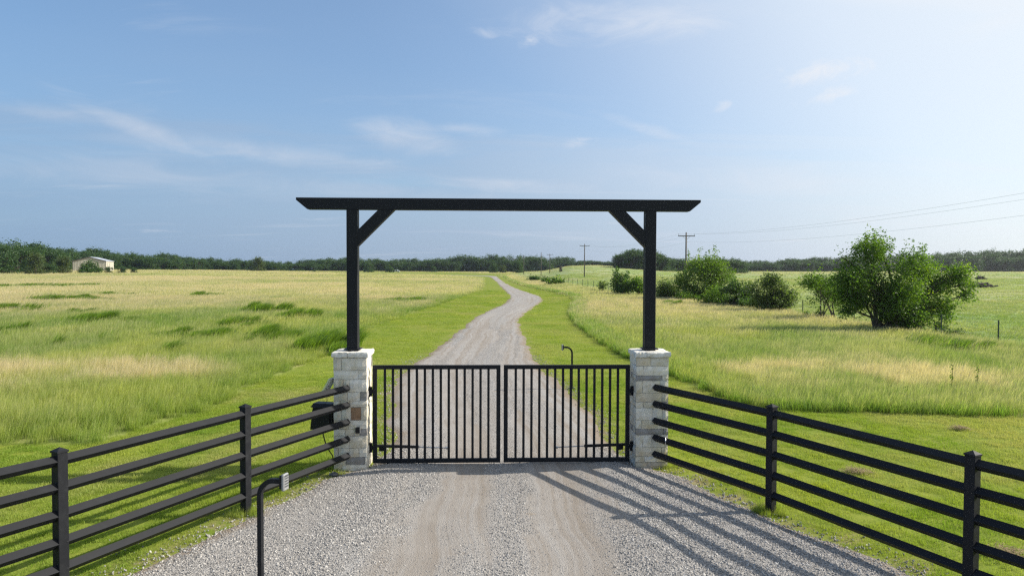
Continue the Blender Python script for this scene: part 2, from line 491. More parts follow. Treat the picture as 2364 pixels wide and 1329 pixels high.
def mat_gravel():
    mt, b = new_mat('gravel_base')
    p = pos(b)
    u = attr(b, 'across'); v = attr(b, 'along'); loose = attr(b, 'loose'); edge = attr(b, 'edge')
    lane = b.n('ShaderNodeCombineXYZ', i={'X': b.math('MULTIPLY', u, 17.0), 'Y': b.math('MULTIPLY', v, .05)}).outputs[0]
    streak = b.noise(lane, 1.0, 6, .7, .25)
    vor = b.n('ShaderNodeTexVoronoi', feature='F1', i={'Vector': p, 'Scale': 42.0, 'Randomness': 1.0})
    vor2 = b.n('ShaderNodeTexVoronoi', feature='F1', i={'Vector': p, 'Scale': 95.0, 'Randomness': 1.0})
    sepc = b.n('ShaderNodeSeparateColor', i={0: vor.outputs['Color']}).outputs[0]
    sepc2 = b.n('ShaderNodeSeparateColor', i={0: vor2.outputs['Color']}).outputs[0]
    stone = b.mix(sepc, (0.16, 0.155, 0.15), (0.44, 0.42, 0.395))
    fines = b.mix(b.mapr(b.noise(p, 1.7, 5, .65), .3, .7), (0.250, 0.218, 0.185), (0.320, 0.290, 0.258))
    fines = b.mix(b.math('MULTIPLY', sepc2, .55), fines, (0.36, 0.345, 0.325))
    fines = b.mix(b.mapr(streak, .34, .64), b.mix(1.0, fines, (.82, .775, .72), 'MULTIPLY'), b.mix(.3, fines, (.40, .39, .375)))
    tr = attr(b, 'track')
    fines = b.mix(b.math('MULTIPLY', tr, b.mapr(b.noise(b.mapping(p, scale=(3.0, .28, 1)), 1.0, 5, .65), .3, .7, .05, .45)), fines, (0.240, 0.206, 0.174))
    k = b.math('ADD', b.math('MULTIPLY', loose, .8), b.math('MULTIPLY', b.mapr(streak, .5, .68), .35), True)
    c = b.mix(k, fines, stone)
    e = b.math('ADD', edge, b.math('MULTIPLY', b.math('SUBTRACT', b.noise(p, 1.3, 5, .7), .5), 1.1))
    c = b.mix(b.math('MULTIPLY', b.mapr(e, .45, .95), .75), c, (0.23, 0.175, 0.118))
    spots = b.mapr(b.noise(p, .75, 4, .6), .66, .72)
    c = b.mix(b.math('MULTIPLY', spots, .5), c, (0.27, 0.205, 0.14))
    h = b.math('ADD', b.math('MULTIPLY', b.math('SUBTRACT', 1.0, vor.outputs['Distance']), b.math('ADD', .25, k)), b.math('MULTIPLY', b.math('SUBTRACT', 1.0, vor2.outputs['Distance']), .4))
    out(b, bsdf(b, c, .93, 0, bump(b, h, .8, .018), .2))
    return mt


M['gravel'] = mat_gravel()


def mat_pebble():
    mt, b = new_mat('crushed_limestone')
    t = attr(b, 'tint', 'INSTANCER')
    c = b.ramp(t, [(0, (0.14, 0.137, 0.135)), (.3, (0.255, 0.247, 0.238)), (.7, (0.40, 0.378, 0.352)), (.93, (0.60, 0.575, 0.54)), (1, (0.36, 0.28, 0.21))])
    n = b.noise(pos(b), 90.0, 3)
    c = b.mix(b.math('MULTIPLY', n, .4), c, b.mix(1.0, c, (.7, .69, .66), 'MULTIPLY'))
    out(b, bsdf(b, c, .9, 0, None, .2))
    return mt


M['pebble'] = mat_pebble()

# ------------------------------------------------------------------ survey of the edges on the ground
road_px = [  # (left x, right x, row), from the approach to the far bend
    ((-560, 1800), (3000, 1800)), ((20, 1450), (2420, 1450)), ((288, 1326), (2108, 1326)), ((450, 1248), (1912, 1248)), ((585, 1188), (1772, 1188)),
    ((690, 1140), (1680, 1148)), ((745, 1112), (1612, 1112)), ((800, 1092), (1560, 1088)), ((862, 1075), (1456, 1075)),
    ((880, 1030), (1446, 1030)), ((888, 1000), (1418, 1000)), ((889, 950), (1366, 950)), ((893, 900), (1318, 900)), ((899, 876), (1292, 876)),
    ((928, 852), (1268, 852)), ((960, 833), (1250, 833)), ((1003, 800), (1229, 800)), ((1045, 770), (1212, 770)), ((1075, 746), (1203, 746)),
    ((1087, 735), (1206, 735)), ((1118, 720), (1222, 720)), ((1145, 708), (1238, 708)), ((1163, 700), (1250, 700)), ((1174, 691), (1258, 690)),
    ((1175, 684), (1250, 683)), ((1170, 677), (1230, 678)), ((1163, 669), (1205, 670)), ((1153, 660), (1180, 660)), ((1143, 650), (1163, 650)),
    ((1134, 641), (1151, 641)), ((1128, 637.5), (1146, 637))]
rl = [px2g(*a) for a, b_ in road_px]; rr = [px2g(*b_) for a, b_ in road_px]
rl = [(-14, -8)] + rl; rr = [(14, -8)] + rr
e = px2g(1137, 637)[1]
rl += [(rl[-1][0] - 6, e + 6), (rl[-1][0] - 30, e + 26), (rl[-1][0] - 80, e + 52)]
rr += [(rr[-1][0] - 2, e + 10), (rr[-1][0] - 29, e + 31), (rr[-1][0] - 80, e + 57)]


def resample(a, b):
    a = np.array(a); b = np.array(b); mid = (a + b) / 2
    s = np.r_[0, np.cumsum(np.hypot(*np.diff(mid, axis=0).T))]
    t = [0.0]
    while t[-1] < s[-1]:
        y = np.interp(t[-1], s, mid[:, 1]); t.append(t[-1] + (0.18 if y < 22 else max(.18, .012 * y)))
    t = np.array(t)
    # smooth the polyline by averaging neighbouring samples
    def sm(c):
        q = np.interp(t, s, c); L = np.maximum(1.0, np.interp(t, s, mid[:, 1]) * .10)
        return sum(np.interp(np.clip(t + k * L, 0, s[-1]), s, c) for k in (-.5, -.25, 0, .25, .5)) / 5
    near = sstep(15, 20, np.interp(t, s, mid[:, 1]))
    res = []
    for P in (a, b):
        raw = np.stack([np.interp(t, s, P[:, 0]), np.interp(t, s, P[:, 1])], 1); smo = np.stack([sm(P[:, 0]), sm(P[:, 1])], 1)
        res.append(raw * (1 - near[:, None]) + smo * near[:, None])
    return t, res[0], res[1]


rt, RL, RR = resample(rl, rr)
wob = lambda P, s: (fbm(P[:, 0] * .9 + 5, P[:, 1] * .9, 3, s) - .5)
dvec = RR - RL; dlen = np.hypot(dvec[:, 0], dvec[:, 1])[:, None]; dn = dvec / dlen
out_ = (.16 * (1 - sstep(12.5, 14, RL[:, 1])))[:, None]
RL = RL + dn * (wob(RL, 1)[:, None] * .55 - out_); RR = RR + dn * (wob(RR, 2)[:, None] * .55 + out_)
ROADPOLY = [tuple(p) for p in RL[::3]] + [tuple(p) for p in RR[::3][::-1]]

lawn_left_px = [(-600, 1052), (0, 1028), (212, 1028), (282, 1006), (370, 977), (459, 955), (529, 924), (579, 893), (653, 862), (770, 808), (832, 762), (889, 745), (942, 724),
                (1007, 706), (1055, 686), (1108, 668), (1112, 655), (1114, 641)]
lawn_right_px = [(3000, 978), (2364, 963), (2100, 956), (1900, 951), (1800, 948), (1720, 935), (1640, 905), (1550, 868), (1451, 826), (1407, 800), (1362, 771), (1327, 744), (1319, 723),
                 (1325, 706), (1330, 694), (1315, 682), (1273, 673), (1229, 664), (1194, 655), (1170, 644), (1159, 637)]
LL = [px2g(*p) for p in lawn_left_px]; LR = [px2g(*p) for p in lawn_right_px]
LAWN = [(-60, -20), (-60, LL[0][1])] + LL + [(LL[-1][0] - 30, 330), (LL[-1][0] - 160, 420), (LL[-1][0] - 60, 460), (LR[-1][0] + 6, 330)] + LR[::-1] + [(60, LR[0][1]), (60, -20)]
FENCE = [px2g(2700, 850)] + [px2g(2304, 800)] + [px2g(2105, 768), px2g(1925, 742), px2g(1790, 716), px2g(1640, 696), px2g(1480, 681), px2g(1395, 672), px2g(1345, 662), px2g(1300, 655), px2g(1255, 650), px2g(1210, 641), px2g(1186, 634)]
GREEN = FENCE + [(FENCE[-1][0] + 4, 520), (1200, 520), (1200, FENCE[0][1] - 20), (FENCE[0][0] + 10, FENCE[0][1] - 20)]

dry_px = [  # places where the pale seed heads stand thick: column, row, half-width, half-depth in pixels, strength
    (300, 870, 420, 26, 1.0), (700, 842, 160, 16, .5), (60, 900, 150, 22, .9), (2100, 890, 420, 40, .85), (1900, 845, 250, 30, .3), (1640, 800, 110, 24, .22),
    (930, 690, 130, 8, .9), (900, 745, 70, 12, .4), (1030, 668, 80, 8, .9), (450, 668, 450, 7, 1.0), (200, 652, 500, 6, .9), (60, 690, 60, 6, .8), (760, 690, 70, 8, .8),
    (1480, 694, 110, 9, .8), (1380, 676, 60, 5, .9), (1250, 652, 60, 5, .9), (1060, 650, 60, 6, .8), (640, 645, 400, 4, .9), (2300, 745, 200, 10, .5), (2000, 632, 350, 3, .9), (1640, 628, 100, 3, .9),
    (1330, 622, 90, 5, 1.0), (2250, 668, 200, 4, .6)]
dry_blobs = []
for (x_, y_, hx_, hy_, k_) in dry_px:
    c_ = px2g(x_, y_); e_ = px2g(x_ + hx_, y_); f_ = px2g(x_, y_ + hy_); g_ = px2g(x_, max(y_ - hy_, 631))
    dry_blobs.append((c_[0], c_[1], abs(e_[0] - c_[0]), max(c_[1] - f_[1], 1.0), max(g_[1] - c_[1], 1.0), k_))


def dryness(x, y):
    x = np.asarray(x, float); y = np.asarray(y, float)
    base = sstep(.42, .72, fbm(x * .045 + 3, y * .03 + 8, 4, 11)) * .42 + .10 + .55 * sstep(48, 100, y) * (fbm(x * .03, y * .018, 3, 13) + .35)
    for cx_, cy_, hx_, n_, f_, k_ in dry_blobs:
        hy_ = np.where(y < cy_, n_, f_)
        q = ((x - cx_) / hx_) ** 2 + ((y - cy_) / hy_) ** 2 + (fbm(x * .22 + y * .08, y * .2, 3, 23) - .5) * 2.6
        base = np.maximum(base, .92 * k_ * (1 - sstep(.1, 1.25, q)) * (.30 + .80 * sstep(.33, .64, fbm(x * .42 + y * .2, y * .42 - x * .12, 4, 29))))
    base = np.maximum(base, .85 * sstep(300, 390, y) * sstep(24, 45, x) * (1 - sstep(120, 170, x)))
    return np.clip(base + (fbm(x * .55, y * .26, 3, 31) - .5) * .75 * (.35 + base), 0, 1)


# ------------------------------------------------------------------ terrain sheet
ys = [-40.0]
while ys[-1] < 1500: ys.append(ys[-1] + (.45 if 4 < ys[-1] < 30 else (2.0 if ys[-1] < 4 else ys[-1] * .016)))
ys = np.array(ys)
us = np.linspace(-1, 1, 260); us = np.sign(us) * (np.abs(us) * .75 + .6 * np.abs(us) ** 3)
gx = us[None, :] * (np.abs(ys[:, None]) + 14); gy = np.repeat(ys[:, None], len(us), 1)
TX, TY = gx.ravel(), gy.ravel()
lawn_m = inpoly(TX, TY, LAWN).astype(float); green_m = inpoly(TX, TY, GREEN).astype(float)
road_m = inpoly(TX, TY, ROADPOLY).astype(float)
ROADV = np.r_[RL, RR]; ROADV = ROADV[ROADV[:, 1] < 45][::4]
dmin = np.full(len(TX), 99.0)
sel = np.where((TY < 45) & (TY > 2) & (np.abs(TX) < 14))[0]
dmin[sel] = np.sqrt(((TX[sel, None] - ROADV[None, :, 0]) ** 2 + (TY[sel, None] - ROADV[None, :, 1]) ** 2).min(1))
dirt = 1 - sstep(.05, .42, dmin)
TZ = ground(TX, TY) + (fbm(TX * .12, TY * .12, 3, 5) - .5) * .10 * sstep(3.5, 9, dmin) * sstep(18, 40, TY)
ny, nx = len(ys), len(us)
ii = (np.arange(ny - 1)[:, None] * nx + np.arange(nx - 1)[None, :]).ravel()
quads = np.stack([ii, ii + 1, ii + nx + 1, ii + nx], 1)
me = np_mesh('ground', np.stack([TX, TY, TZ], 1), quads, M['ground'],
             {'dry': dryness(TX, TY), 'lawn': lawn_m, 'green': green_m, 'dirt': dirt}, smooth=True)
tag(link('ground', me), 'rolling green pasture ground', kind='structure')

# ------------------------------------------------------------------ gravel road sheet
NA = 41
ua = np.linspace(0, 1, NA)
PX = RL[:, None, 0] * (1 - ua) + RR[:, None, 0] * ua
PY = RL[:, None, 1] * (1 - ua) + RR[:, None, 1] * ua
wid = np.hypot(RR[:, 0] - RL[:, 0], RR[:, 1] - RL[:, 1])[:, None]
ed = np.minimum(ua, 1 - ua)[None, :] * wid                      # metres in from the edge
cen = (ua[None, :] - .5) * wid
ridge = np.exp(-((np.abs(PX + .18) - 2.05) / .45) ** 2) * .030 * (PY < 14) * sstep(3, 8, PY)
lump = (fbm(PX * 1.6, PY * .8, 3, 3) - .5) * .022 * (1 - sstep(30, 60, PY))
PZ = ground(PX, PY) + (.030 + ridge + lump) * sstep(.05, .55, ed) - .02 * (1 - sstep(.0, .3, ed))
track = np.maximum(np.exp(-((PX + 1.02 + .05 * np.sin(PY * .5)) / .36) ** 2), np.exp(-((PX - .92 + .05 * np.sin(PY * .4 + 1)) / .36) ** 2)) * (1 - sstep(14.0, 16, PY))
loose = np.clip(sstep(1.35, 2.2, np.abs(PX + .05)) * (PY < 14.5) - .6 * track + (fbm(PX * .7, PY * .25, 3, 9) - .42) * .9 * (PY < 14.5) + .55 * (fbm(cen * 1.4, PY * .08, 3, 19) > .52), 0, 1)




nr = len(rt)
ii = (np.arange(nr - 1)[:, None] * NA + np.arange(NA - 1)[None, :]).ravel()
quads = np.stack([ii, ii + 1, ii + NA + 1, ii + NA], 1)
me = np_mesh('gravel_road', np.stack([PX.ravel(), PY.ravel(), PZ.ravel()], 1), quads, M['gravel'],
             {'across': (cen / 5.0).ravel() + 2.0, 'along': np.repeat(rt[:, None], NA, 1).ravel(),
              'loose': loose.ravel(), 'track': track.ravel(), 'edge': (1 - sstep(.05, 1.0, ed)).ravel()}, smooth=True)
tag(link('gravel_road', me), 'pale grey gravel drive winding away beyond the gate', kind='structure')


# ------------------------------------------------------------------ scatter through geometry nodes (stuff only)
def scatter(name, pts, protos, rot, scl, attrs, label, cat):
    me = bpy.data.meshes.new(name)
    me.vertices.add(len(pts)); me.vertices.foreach_set('co', np.asarray(pts, np.float32).ravel())
    def fa(n, v, t='FLOAT'):
        a = me.attributes.new(n, t, 'POINT')
        if t == 'FLOAT_VECTOR': a.data.foreach_set('vector', np.asarray(v, np.float32).ravel())
        else: a.data.foreach_set('value', np.asarray(v, np.float32 if t == 'FLOAT' else np.int32).ravel())
    fa('rot', rot, 'FLOAT_VECTOR'); fa('scl', scl, 'FLOAT_VECTOR'); fa('idx', rng.integers(0, len(protos), len(pts)), 'INT')
    for k, v in attrs.items(): fa(k, v)
    o = bpy.data.objects.new(name, me); COL.objects.link(o)
    c = bpy.data.collections.new(name + '_kinds')
    for i, pm in enumerate(protos):
        po = bpy.data.objects.new('%s_kind_%02d' % (name, i), pm); c.objects.link(po)
    g = bpy.data.node_groups.new(name + '_scatter', 'GeometryNodeTree')
    g.interface.new_socket('Geometry', in_out='INPUT', socket_type='NodeSocketGeometry')
    g.interface.new_socket('Geometry', in_out='OUTPUT', socket_type='NodeSocketGeometry')
    b = NB(g)
    gi = b.n('NodeGroupInput'); go = b.n('NodeGroupOutput')
    ci = b.n('GeometryNodeCollectionInfo'); ci.inputs['Collection'].default_value = c
    ci.inputs['Separate Children'].default_value = True; ci.inputs['Reset Children'].default_value = True
    def na(n, t):
        nd = b.n('GeometryNodeInputNamedAttribute', data_type=t); nd.inputs['Name'].default_value = n; return nd.outputs[0]
    m2p = b.n('GeometryNodeMeshToPoints', i={'Mesh': gi.outputs[0]})
    iop = b.n('GeometryNodeInstanceOnPoints', i={'Points': m2p.outputs[0], 'Instance': ci.outputs[0], 'Instance Index': na('idx', 'INT'),
                                                'Rotation': na('rot', 'FLOAT_VECTOR'), 'Scale': na('scl', 'FLOAT_VECTOR')})
    iop.inputs['Pick Instance'].default_value = True
    g.links.new(iop.outputs[0], go.inputs[0])
    md = o.modifiers.new('scatter', 'NODES'); md.node_group = g
    tag(o, label, cat, kind='stuff')
    return o


def tuft(name, mat, nb, rad, hmin, hmax, wbl, lean, seg=3, seedfrac=.25, seedw=2.2):
    V, Fc, tip, sd = [], [], [], []
    for k in range(nb):
        a = random.uniform(0, 6.283); r = rad * math.sqrt(random.random())
        x, y = r * math.cos(a), r * math.sin(a)
        h = random.uniform(hmin, hmax); yaw = random.uniform(0, 6.283)
        seed = random.random() < seedfrac
        if seed: h *= 1.22
        la = random.gauss(0, 1) * .9; ld = random.uniform(.12, .55) * (.5 if seed else 1)
        lx = math.cos(yaw) * ld + lean * (1.0 + .4 * la); ly = math.sin(yaw) * ld
        sx, sy = -math.sin(yaw), math.cos(yaw)
        wb = wbl * random.uniform(.7, 1.3) * (.55 if seed else 1)
        b = len(V)
        for s in range(seg + 1):
            t = s / seg
            px_, py_ = x + lx * h * t * t * .8, y + ly * h * t * t * .8
            pz_ = h * (t - .18 * t * t * ld)
            ww = wb * (1 - t) ** .7 if not seed else wb * (1.0 if t < .6 else seedw * (1.4 - t))
            if s == seg: ww = wb * .12
            V.append((px_ - sx * ww / 2, py_ - sy * ww / 2, pz_)); V.append((px_ + sx * ww / 2, py_ + sy * ww / 2, pz_))
            tip += [t, t]; sd += [float(seed)] * 2
        for s in range(seg):
            q = b + 2 * s; Fc.append((q, q + 1, q + 3, q + 2))
    return np_mesh(name, np.array(V), np.array(Fc), mat, {'tip': tip, 'seed': sd})


def sample_wedge(y0, y1, dens, half=.86, pad=5.0):
    area = half * (y1 * y1 - y0 * y0) + 2 * pad * (y1 - y0)
    n = int(area * dens)
    t = rng.random(n)
    a, b_, c_ = half, pad, -(half * y0 * y0 + pad * y0) - t * (half * (y1 * y1 - y0 * y0) + pad * (y1 - y0))
    y = (-b_ + np.sqrt(b_ * b_ - 4 * a * c_)) / (2 * a)
    x = (rng.random(n) * 2 - 1) * (half * y + pad)
    return x, y


def roadclear(x, y, margin=.0):
    return ~inpoly(x, y, ROADPOLY)


tall_near = [tuft('tall_tuft', M['tall_grass'], 64, .21, .24, .56, .0075, .27, seedfrac=.4) for _ in range(5)]
tall_mid = [tuft('tall_tuft_mid', M['tall_grass'], 70, .45, .24, .52, .017, .26, seedfrac=.4) for _ in range(4)]
tall_far = [tuft('tall_tuft_far', M['tall_grass'], 60, 1.15, .22, .48, .05, .2, seg=2, seedfrac=.4) for _ in range(4)]
tall_vfar = [tuft('tall_tuft_vfar', M['tall_grass'], 44, 2.6, .25, .5, .16, .12, seg=2) for _ in range(3)]


def field_scatter(name, y0, y1, dens, protos, label, sc=1.0):
    x, y = sample_wedge(y0, y1, dens)
    edge_n = (fbm(x * .7, y * .7, 2, 41) - .5) * .5
    ok = ~inpoly(x + edge_n, y + edge_n * .5, LAWN) & roadclear(x, y)
    x, y = x[ok], y[ok]
    gr = inpoly(x, y, GREEN)
    keep = ~(gr & (rng.random(len(x)) > .45))
    x, y, gr = x[keep], y[keep], gr[keep]
    d = dryness(x, y)
    d = np.where(gr & (y < 300), d * .4, d)
    tint = np.clip((fbm(x * .24, y * .13, 4, 51) - .5) * 2.6 + .48 + rng.normal(0, .16, len(x)), 0, 1)
    tint = np.where(gr, tint * .55, tint)
    hz = sc * np.clip(.68 + .5 * fbm(x * .3, y * .2, 3, 61) + rng.normal(0, .12, len(x)) + d * .15, .35, 1.6) * np.where(gr, .5, 1.0) * np.where(x > 0, .82, 1.0)
    de = np.full(len(x), 9.0)
    if y0 < 90:
        EP = np.array(LL[1:] + LR[1:]); EQ = []
        for L_ in (LL,):
            for (ax, ay), (bx_, by_) in zip(L_[:-1], L_[1:]):
                nn_ = max(1, int(math.hypot(bx_ - ax, by_ - ay) / .8))
                EQ += [(ax + (bx_ - ax) * j / nn_, ay + (by_ - ay) * j / nn_) for j in range(nn_)]
        EQ = np.array(EQ); EQ = EQ[EQ[:, 1] < 95]
        for i0 in range(0, len(x), 4000):
            sl = slice(i0, i0 + 4000)
            de[sl] = np.sqrt(((x[sl, None] - EQ[None, :, 0]) ** 2 + (y[sl, None] - EQ[None, :, 1]) ** 2).min(1))
    hz = hz * (.62 + .38 * sstep(.2, 1.6, de))
    d = d * (.25 + .75 * sstep(.3, 2.2, de))
    hx = sc * rng.uniform(.85, 1.2, len(x))
    rot = np.stack([rng.normal(0, .05, len(x)), rng.normal(0, .05, len(x)), rng.uniform(-.6, .6, len(x))], 1)
    return scatter(name, np.stack([x, y, ground(x, y)], 1), protos, rot, np.stack([hx, hx, hz], 1), {'dry': d, 'tint': tint}, label, 'grass')


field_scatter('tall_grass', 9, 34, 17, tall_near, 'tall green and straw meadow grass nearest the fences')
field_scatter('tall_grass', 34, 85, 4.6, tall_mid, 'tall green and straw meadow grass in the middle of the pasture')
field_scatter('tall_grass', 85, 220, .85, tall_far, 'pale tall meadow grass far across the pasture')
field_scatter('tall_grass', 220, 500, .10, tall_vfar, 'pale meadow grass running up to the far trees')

ex, ey = [], []
for (ax, ay), (bx_, by_) in zip(LR[1:-1], LR[2:]):
    L_ = math.hypot(bx_ - ax, by_ - ay); nn_ = int(min(L_, 90) * (16 if ay < 70 else 7))
    nxv, nyv = (by_ - ay) / max(L_, .01), -(bx_ - ax) / max(L_, .01)
    if nxv < 0: nxv, nyv = -nxv, -nyv
    tt = rng.random(nn_); oo = rng.random(nn_) ** 1.3 * 1.1 + .05
    ex.append(ax + (bx_ - ax) * tt + nxv * oo); ey.append(ay + (by_ - ay) * tt + nyv * oo)
ex = np.concatenate(ex); ey = np.concatenate(ey); ok = ~inpoly(ex, ey, LAWN); ex, ey = ex[ok], ey[ok]; n_ = len(ex)
hs_ = rng.uniform(.6, .95, n_) * np.where(ey > 24, 1.0, .78)
scatter('verge_grass', np.stack([ex, ey, ground(ex, ey)], 1), tall_mid, np.stack([rng.normal(0, .06, n_), rng.normal(0, .06, n_), rng.uniform(0, 6.28, n_)], 1), np.stack([hs_, hs_, hs_ * rng.uniform(.7, 1.1, n_)], 1),
        {'dry': np.zeros(n_), 'tint': rng.uniform(-.35, .2, n_)}, 'dense green grass, tinted dark as its shaded side, at the foot of the tall field along the mown verge', 'grass')  # greenest tint also paints in the shaded side of the tall grass edge
lawn_near = [tuft('lawn_tuft', M['lawn_grass'], 90, .18, .022, .062, .0065, .05, seg=2, seedfrac=0) for _ in range(5)]
lawn_mid = [tuft('lawn_tuft_mid', M['lawn_grass'], 80, .42, .028, .065, .014, .05, seg=2, seedfrac=0) for _ in range(4)]


def lawn_scatter(name, y0, y1, dens, protos, label):
    x, y = sample_wedge(y0, y1, dens, .88, 3.0)
    wob_ = (fbm(x * .9, y * .9, 3, 71) - .5) * .35
    edge_n = (fbm(x * .7, y * .7, 2, 41) - .5) * .5
    ok = (inpoly(x, y, LAWN) | inpoly(x + edge_n, y + edge_n * .5, LAWN)) & ~inpoly(x + wob_, y, ROADPOLY)
    x, y = x[ok], y[ok]
    d = np.clip(sstep(.46, .74, fbm(x * .55, y * .4, 5, 81)) * .7 + .08 + rng.normal(0, .08, len(x)), 0, 1)
    tint = np.clip(fbm(x * .6, y * .5, 3, 91) * 1.6 - .35 + rng.normal(0, .15, len(x)), 0, 1)
    hz = np.clip(.72 + .45 * fbm(x * .8, y * .8, 2, 101) + rng.normal(0, .18, len(x)), .4, 1.9)
    rot = np.stack([rng.normal(0, .08, len(x)), rng.normal(0, .08, len(x)), rng.uniform(0, 6.28, len(x))], 1)
    s = rng.uniform(.8, 1.25, len(x))
    return scatter(name, np.stack([x, y, ground(x, y) - .003], 1), protos, rot, np.stack([s, s, hz], 1), {'dry': d, 'tint': tint}, label, 'grass')


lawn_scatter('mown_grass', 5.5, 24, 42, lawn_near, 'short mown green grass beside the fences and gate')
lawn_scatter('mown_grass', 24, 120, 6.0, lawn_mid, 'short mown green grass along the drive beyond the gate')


# loose gravel
def pebble(name):
    import bmesh
    bm = bmesh.new(); bmesh.ops.create_icosphere(bm, subdivisions=1, radius=1.0)
    sx, sy, sz = random.uniform(.75, 1.25), random.uniform(.6, 1.0), random.uniform(.45, .75)
    for v in bm.verts:
        k = random.uniform(.72, 1.18); v.co = Vector((v.co.x * sx * k, v.co.y * sy * k, v.co.z * sz * k))
    bmesh.ops.convex_hull(bm, input=bm.verts[:])
    me = bpy.data.meshes.new(name); bm.to_mesh(me); bm.free(); me.materials.append(M['pebble']); return me


pebs = [pebble('stone_chip') for _ in range(7)]


def gravel_scatter(name, y0, y1, n, smin, smax, label):
    # random places on the strip itself, so every stone lies on the sheet
    midy = (RL[:, 1] + RR[:, 1]) / 2
    rows = np.where((midy > y0) & (midy < y1))[0][:-1]
    wts = wid[rows, 0] * np.hypot(*(np.diff((RL + RR) / 2, axis=0)[rows]).T); wts = wts / wts.sum()
    r = rng.choice(rows, n, p=wts); fr = rng.random(n); cu = rng.random(n) * (NA - 1); ci_ = np.minimum(cu.astype(int), NA - 2); fc = cu - ci_
    def bil(A): return (A[r, ci_] * (1 - fc) + A[r, ci_ + 1] * fc) * (1 - fr) + (A[r + 1, ci_] * (1 - fc) + A[r + 1, ci_ + 1] * fc) * fr
    x, y, z, lo, edm = bil(PX), bil(PY), bil(PZ), bil(loose), bil(ed)
    dens = np.clip(.16 + .84 * lo, 0, 1) * np.where(fbm(x * .9, y * .9, 3, 131) > .67, .25, 1) * np.where(edm < .25, .5, 1)
    ok = (rng.random(n) < dens) & (edm > .03)
    x, y, z, lo = x[ok], y[ok], z[ok], lo[ok]
    k = len(x)
    s = (smin + (smax - smin) * rng.random(k) ** 2.4) * (.55 + .5 * lo)
    rot = rng.uniform(0, 6.28, (k, 3)) * np.array([.12, .12, 1])
    tint = np.clip(rng.beta(2.2, 2.0, k), 0, 1)
    return scatter(name, np.stack([x, y, z + s * .12], 1), pebs, rot, np.stack([s, s, s], 1), {'tint': tint}, label, 'gravel')


gravel_scatter('loose_gravel', 5.5, 14.5, 170000, .006, .020, 'loose crushed stone on the drive before the gate')
gravel_scatter('loose_gravel', 14.5, 45, 80000, .007, .022, 'loose crushed stone on the drive behind the gate')


# stones thrown out of the drive into the grass
k0 = np.where((RL[:, 1] > 6.0) & (RL[:, 1] < 30))[0]
n_ = 5200; r_ = rng.choice(k0, n_); sd_ = rng.random(n_) < .5
P_ = np.where(sd_[:, None], RL[r_], RR[r_]); off_ = rng.exponential(.16, n_) - .12
P_ = P_ + dn[r_] * np.where(sd_, -1, 1)[:, None] * off_[:, None] + rng.normal(0, .08, (n_, 2))
s_ = .006 + .018 * rng.random(n_) ** 2
scatter('loose_gravel', np.stack([P_[:, 0], P_[:, 1], ground(P_[:, 0], P_[:, 1]) + .012 + s_ * .2], 1), pebs, rng.uniform(0, 6.28, (n_, 3)), np.stack([s_, s_, s_], 1),
        {'tint': rng.beta(2.2, 2.0, n_)}, 'stray stones spilled into the grass edge of the drive', 'gravel')

# ------------------------------------------------------------------ entrance: pillars, arch, gates
GYAW = R(2.0)
GC = Vector((-0.185, 13.1, 0))
GDIR = Vector((math.cos(GYAW), math.sin(GYAW), 0)); GNRM = Vector((-math.sin(GYAW), math.cos(GYAW), 0))


def gpt(u, v=0.0, z=0.0): return GC + GDIR * u + GNRM * v + Vector((0, 0, z))


CREAM = [(0.72, 0.68, 0.58), (0.76, 0.725, 0.64), (0.69, 0.64, 0.53), (0.77, 0.74, 0.66), (0.72, 0.685, 0.60), (0.68, 0.62, 0.49)]
GREY = (0.32, 0.31, 0.30); TAN_ = (0.63, 0.56, 0.43); BROWN = (0.30, 0.19, 0.115)


def block_mesh(w_, h_, d_, rough=.010):
    """rough-faced stone: outer face at y=-d/2, gridded and uneven"""
    b = MB()
    nx_ = max(2, int(w_ / .07)); nz_ = max(2, int(h_ / .06))
    idx = {}
    for i in range(nx_ + 1):
        for k in range(nz_ + 1):
            x = -w_ / 2 + w_ * i / nx_; z = -h_ / 2 + h_ * k / nz_
            edge_ = i in (0, nx_) or k in (0, nz_)
            jx = random.uniform(-.004, .004); jz = random.uniform(-.004, .004)
            y = -d_ / 2 + (random.uniform(.006, .013) if edge_ else -random.uniform(0, rough))
            idx[(i, k)] = len(b.v); b.v.append((x + jx, y, z + jz))
    for i in range(nx_):
        for k in range(nz_):
            b.f.append((idx[(i, k)], idx[(i + 1, k)], idx[(i + 1, k + 1)], idx[(i, k + 1)]))
    ring = [idx[(i, 0)] for i in range(nx_)] + [idx[(nx_, k)] for k in range(nz_)] + [idx[(i, nz_)] for i in range(nx_, 0, -1)] + [idx[(0, k)] for k in range(nz_, 0, -1)]
    back = []
    for r_ in ring:
        x, y, z = b.v[r_]; back.append(len(b.v)); b.v.append((x, d_ / 2, z))
    n = len(ring)
    for i in range(n): b.f.append((ring[i], back[i], back[(i + 1) % n], ring[(i + 1) % n]))
    b.f.append(tuple(back))
    return b


PW = .62


